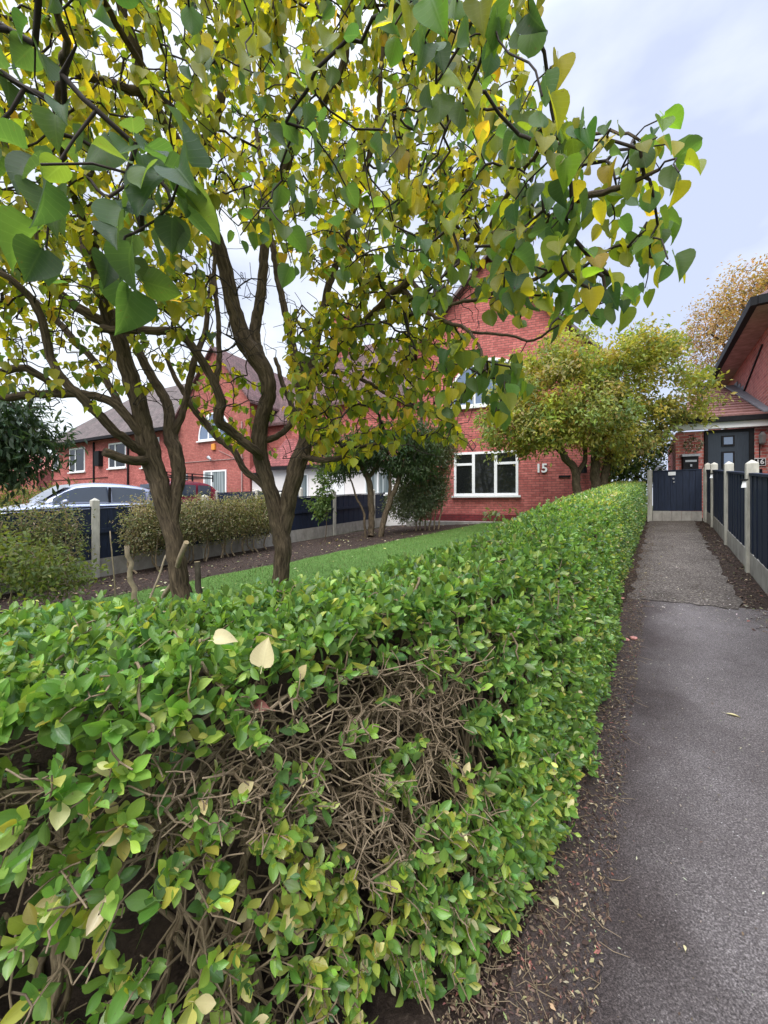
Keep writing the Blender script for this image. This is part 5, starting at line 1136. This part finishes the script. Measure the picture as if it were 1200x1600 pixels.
stick('thin_stick', gp(182, 4.6), at(172, 830, 4.6), .008, 'stake', 'thin pale upright stick before the scruffy hedge')
def one_leaf(name, label, pos, d, nrm, size, m, kind='lilac', cat='leaf', col=(.58, .51, .30), curl=.25):
    v, f, u = leaf_template(kind, 8, .55, curl, .25)
    V, F, U, cc = place_leaves(np.array([pos]), np.array([d]), np.array([nrm]), np.array([size]), [(v, f, u)], np.array([col]))
    o = quads(name, V, F, m, None, uv=U, col=cc, origin=tuple(float(q) for q in pos)); tag(o, label, cat); return o
def on_hedge(px_, py_, dz=.0):
    return at(px_, py_, (.0+CAMZ-1.05-dz)/((py_-HOR)/FPX))
p_ = on_hedge(410, 1040, .035); one_leaf('fallen_leaf', 'cream heart-shaped fallen leaf lying on top of the hedge', p_, (.12, .1, .75), (0, -.9, .45), .037, 'paleleaf')
p_ = on_hedge(335, 1000, .04); one_leaf('fallen_leaf', 'curled cream fallen leaf on the hedge, beyond the heart-shaped one', p_, (.9, .3, .1), (.3, -.5, .8), .034, 'paleleaf', curl=1.1)
p_ = at(422, 1108, .78); one_leaf('fallen_leaf', 'reddish-brown fallen leaf above the bare twigs of the hedge', p_, (-.8, .1, .2), (0, -.8, .6), .042, 'paleleaf', 'oval', col=(.26, .10, .09), curl=.6)
x_, y_ = su(2.95, -.10)
def pebble(label, px_, py_, r):
    zz = 1.5
    for _ in range(30): zz = (CAMZ-g((px_-600)/FPX*zz, zz))/((py_-HOR)/FPX)
    q = ((px_-600)/FPX*zz, zz, g((px_-600)/FPX*zz, zz)+.006)
    o = bpy.data.meshes.new('pebble'); import bmesh
    bm = bmesh.new(); bmesh.ops.create_icosphere(bm, subdivisions=2, radius=r)
    for v in bm.verts: v.co = v.co*(1+random.uniform(-.16, .16)); v.co.z = v.co.z*.45+r*.4
    bm.to_mesh(o); bm.free(); ob = link('brick_chip', o, 'pink_stone'); ob.location = q; ob.rotation_euler = (0, 0, random.uniform(0, 6)); tag(ob, label, 'stone'); return ob
pebble('larger pink brick chip on the path edge by the hedge', 990, 1000, .026)
pebble('smaller pink brick chip beside the larger one', 979, 1002, .021)
pebble('single pink chip nearer the concrete part of the path', 972, 937, .022)
def litter(n, sfun, ufun, cols, wts, smin, smax, dz, rot=1.0):
    s_ = sfun(n); u_ = ufun(n, s_); x_ = s_*PD[0]+u_*PN[0]; y_ = s_*PD[1]+u_*PN[1]
    P = np.stack([x_, y_, ground(x_, y_)+dz+rng.uniform(0, .008, n)], -1); D = np.stack([rng.normal(0, 1, n), rng.normal(0, 1, n), rng.normal(0, .15*rot, n)], -1)
    return place_leaves(P, D, np.stack([rng.normal(0, .4*rot, n), rng.normal(0, .4*rot, n), np.ones(n)], -1), rng.uniform(smin, smax, n)*rng.choice([.6, 1, 1.3], n), [leaf_template('oval', 2, .3, .3, .2, False), leaf_template('lance', 2, .2, .4, .2, False)], palette(n, cols, wts))
SOILC = [(.05, .032, .026), (.09, .06, .045), (.16, .11, .075), (.30, .24, .15), (.24, .10, .08), (.16, .2, .08)]
Ls = [litter(36000, lambda n: .4+10.6*rng.random(n)**1.7, lambda n, s: -.43+.30*rng.random(n)**1.25, SOILC, [5, 6, 5, 2.4, .6, .4], .004, .016, .008),
      litter(800, lambda n: .4+4.0*rng.random(n), lambda n, s: -.2+1.0*rng.random(n)**1.5, [(.34, .31, .24), (.12, .09, .06), (.4, .38, .3)], [2, 3, 1], .004, .012, .008, .3),
      litter(420, lambda n: 4.45+.28*rng.normal(0, 1, n), lambda n, s: -.2+.95*rng.random(n), [(.5, .48, .4), (.38, .34, .22)], [2, 1], .006, .016, .014, .3),
      litter(500, lambda n: 4.6+6.4*rng.random(n), lambda n, s: -.25+1.0*rng.random(n), [(.42, .38, .3), (.12, .09, .06), (.30, .26, .12)], [2, 3, 1], .01, .03, .016, .4),
      litter(2600, lambda n: 4.0+7*rng.random(n), lambda n, s: .57+.25*rng.random(n), SOILC, [6, 6, 3, .8, .3, .6], .01, .03, .004),
      litter(4500, lambda n: 1+11*rng.random(n), lambda n, s: -7.3+(1.75+(s-3.5)*.135)*rng.random(n), SOILC, [6, 6, 5, 2, .6, .4], .02, .05, .005),
      litter(200, lambda n: 1+11*rng.random(n), lambda n, s: -6.9+2.5*rng.random(n), [(.5, .46, .16), (.45, .42, .25)], [1, 1], .04, .07, .02)]
# twigs lying on the soil
off = 0; Fs = []
for q in Ls: Fs.append(q[1]+off); off += len(q[0])
tag(quads('leaf_litter', np.concatenate([q[0] for q in Ls]), np.concatenate(Fs), 'litter', uv=np.concatenate([q[2] for q in Ls]), col=np.concatenate([q[3] for q in Ls])), 'brown leaf litter and pale specks on the soil and path edges', 'leaf litter', kind='stuff')
tb = Tubes()
for _ in range(750):
    s_ = .5+8*rng.random()**1.7; u_ = -.41+.28*rng.random(); x_, y_ = su(s_, u_); an = rng.uniform(0, 6.28); ln = rng.uniform(.02, .09); z_ = g(x_, y_)+.012
    P = np.array([[x_, y_, z_], [x_+.5*ln*math.cos(an), y_+.5*ln*math.sin(an), z_+rng.uniform(0, .012)], [x_+ln*math.cos(an+.3), y_+ln*math.sin(an+.3), z_]]); tb.add(P, [.0012, .0010, .0007], 4)
o = tb.build('twig_litter', 'hedge_wood', None); tag(o, 'thin dry twigs scattered on the dark soil below the hedge', 'twig litter', kind='stuff')
def path_pt(px_, py_, up=.012):
    zz = 1.5
    for _ in range(40): zz = (CAMZ-g((px_-600)/FPX*zz, zz))/((py_-HOR)/FPX)
    return np.array([(px_-600)/FPX*zz, zz, g((px_-600)/FPX*zz, zz)+up])
p_ = path_pt(1134, 1118); one_leaf('fallen_leaf', 'slim pale dry leaf lying alone on the asphalt', p_, (.75, -.45, 0), (0, 0, 1), .06, 'paleleaf', 'lance')
p_ = path_pt(735, 1536); one_leaf('fallen_leaf', 'tan crumpled leaf on the soil at the foot of the hedge', p_, (.6, .3, .25), (.2, -.3, 1), .035, 'paleleaf')
p_ = path_pt(862, 1410); one_leaf('fallen_leaf', 'small pale green leaf on the soil between hedge and asphalt', p_, (.2, -.9, .1), (.2, -.2, 1), .03, 'paleleaf')
p_ = path_pt(1071, 1493); one_leaf('fallen_leaf', 'tiny round cream leaf on the near asphalt', p_, (.2, .4, .1), (.2, -.2, 1), .014, 'paleleaf', 'oval')

GR = {'lilac_tree': 'lilac trees on the front lawn', 'brick_house': 'brick houses of the street', 'distant_house': 'distant houses at the far left', 'rough_hedge': 'scruffy hedges along the left fence',
      'panel_fence': 'navy panel fences', 'fallen_leaf': 'single fallen leaves', 'brick_chip': 'pink brick chips on the path', 'post_light': 'solar lights on the fence posts', 'wooden_stake': None,
      'thin_stick': 'thin sticks by the lilac trunks'}
for o in C.objects:
    k = o.name.split('.')[0]
    if o.parent is None and GR.get(k): o['group'] = GR[k]
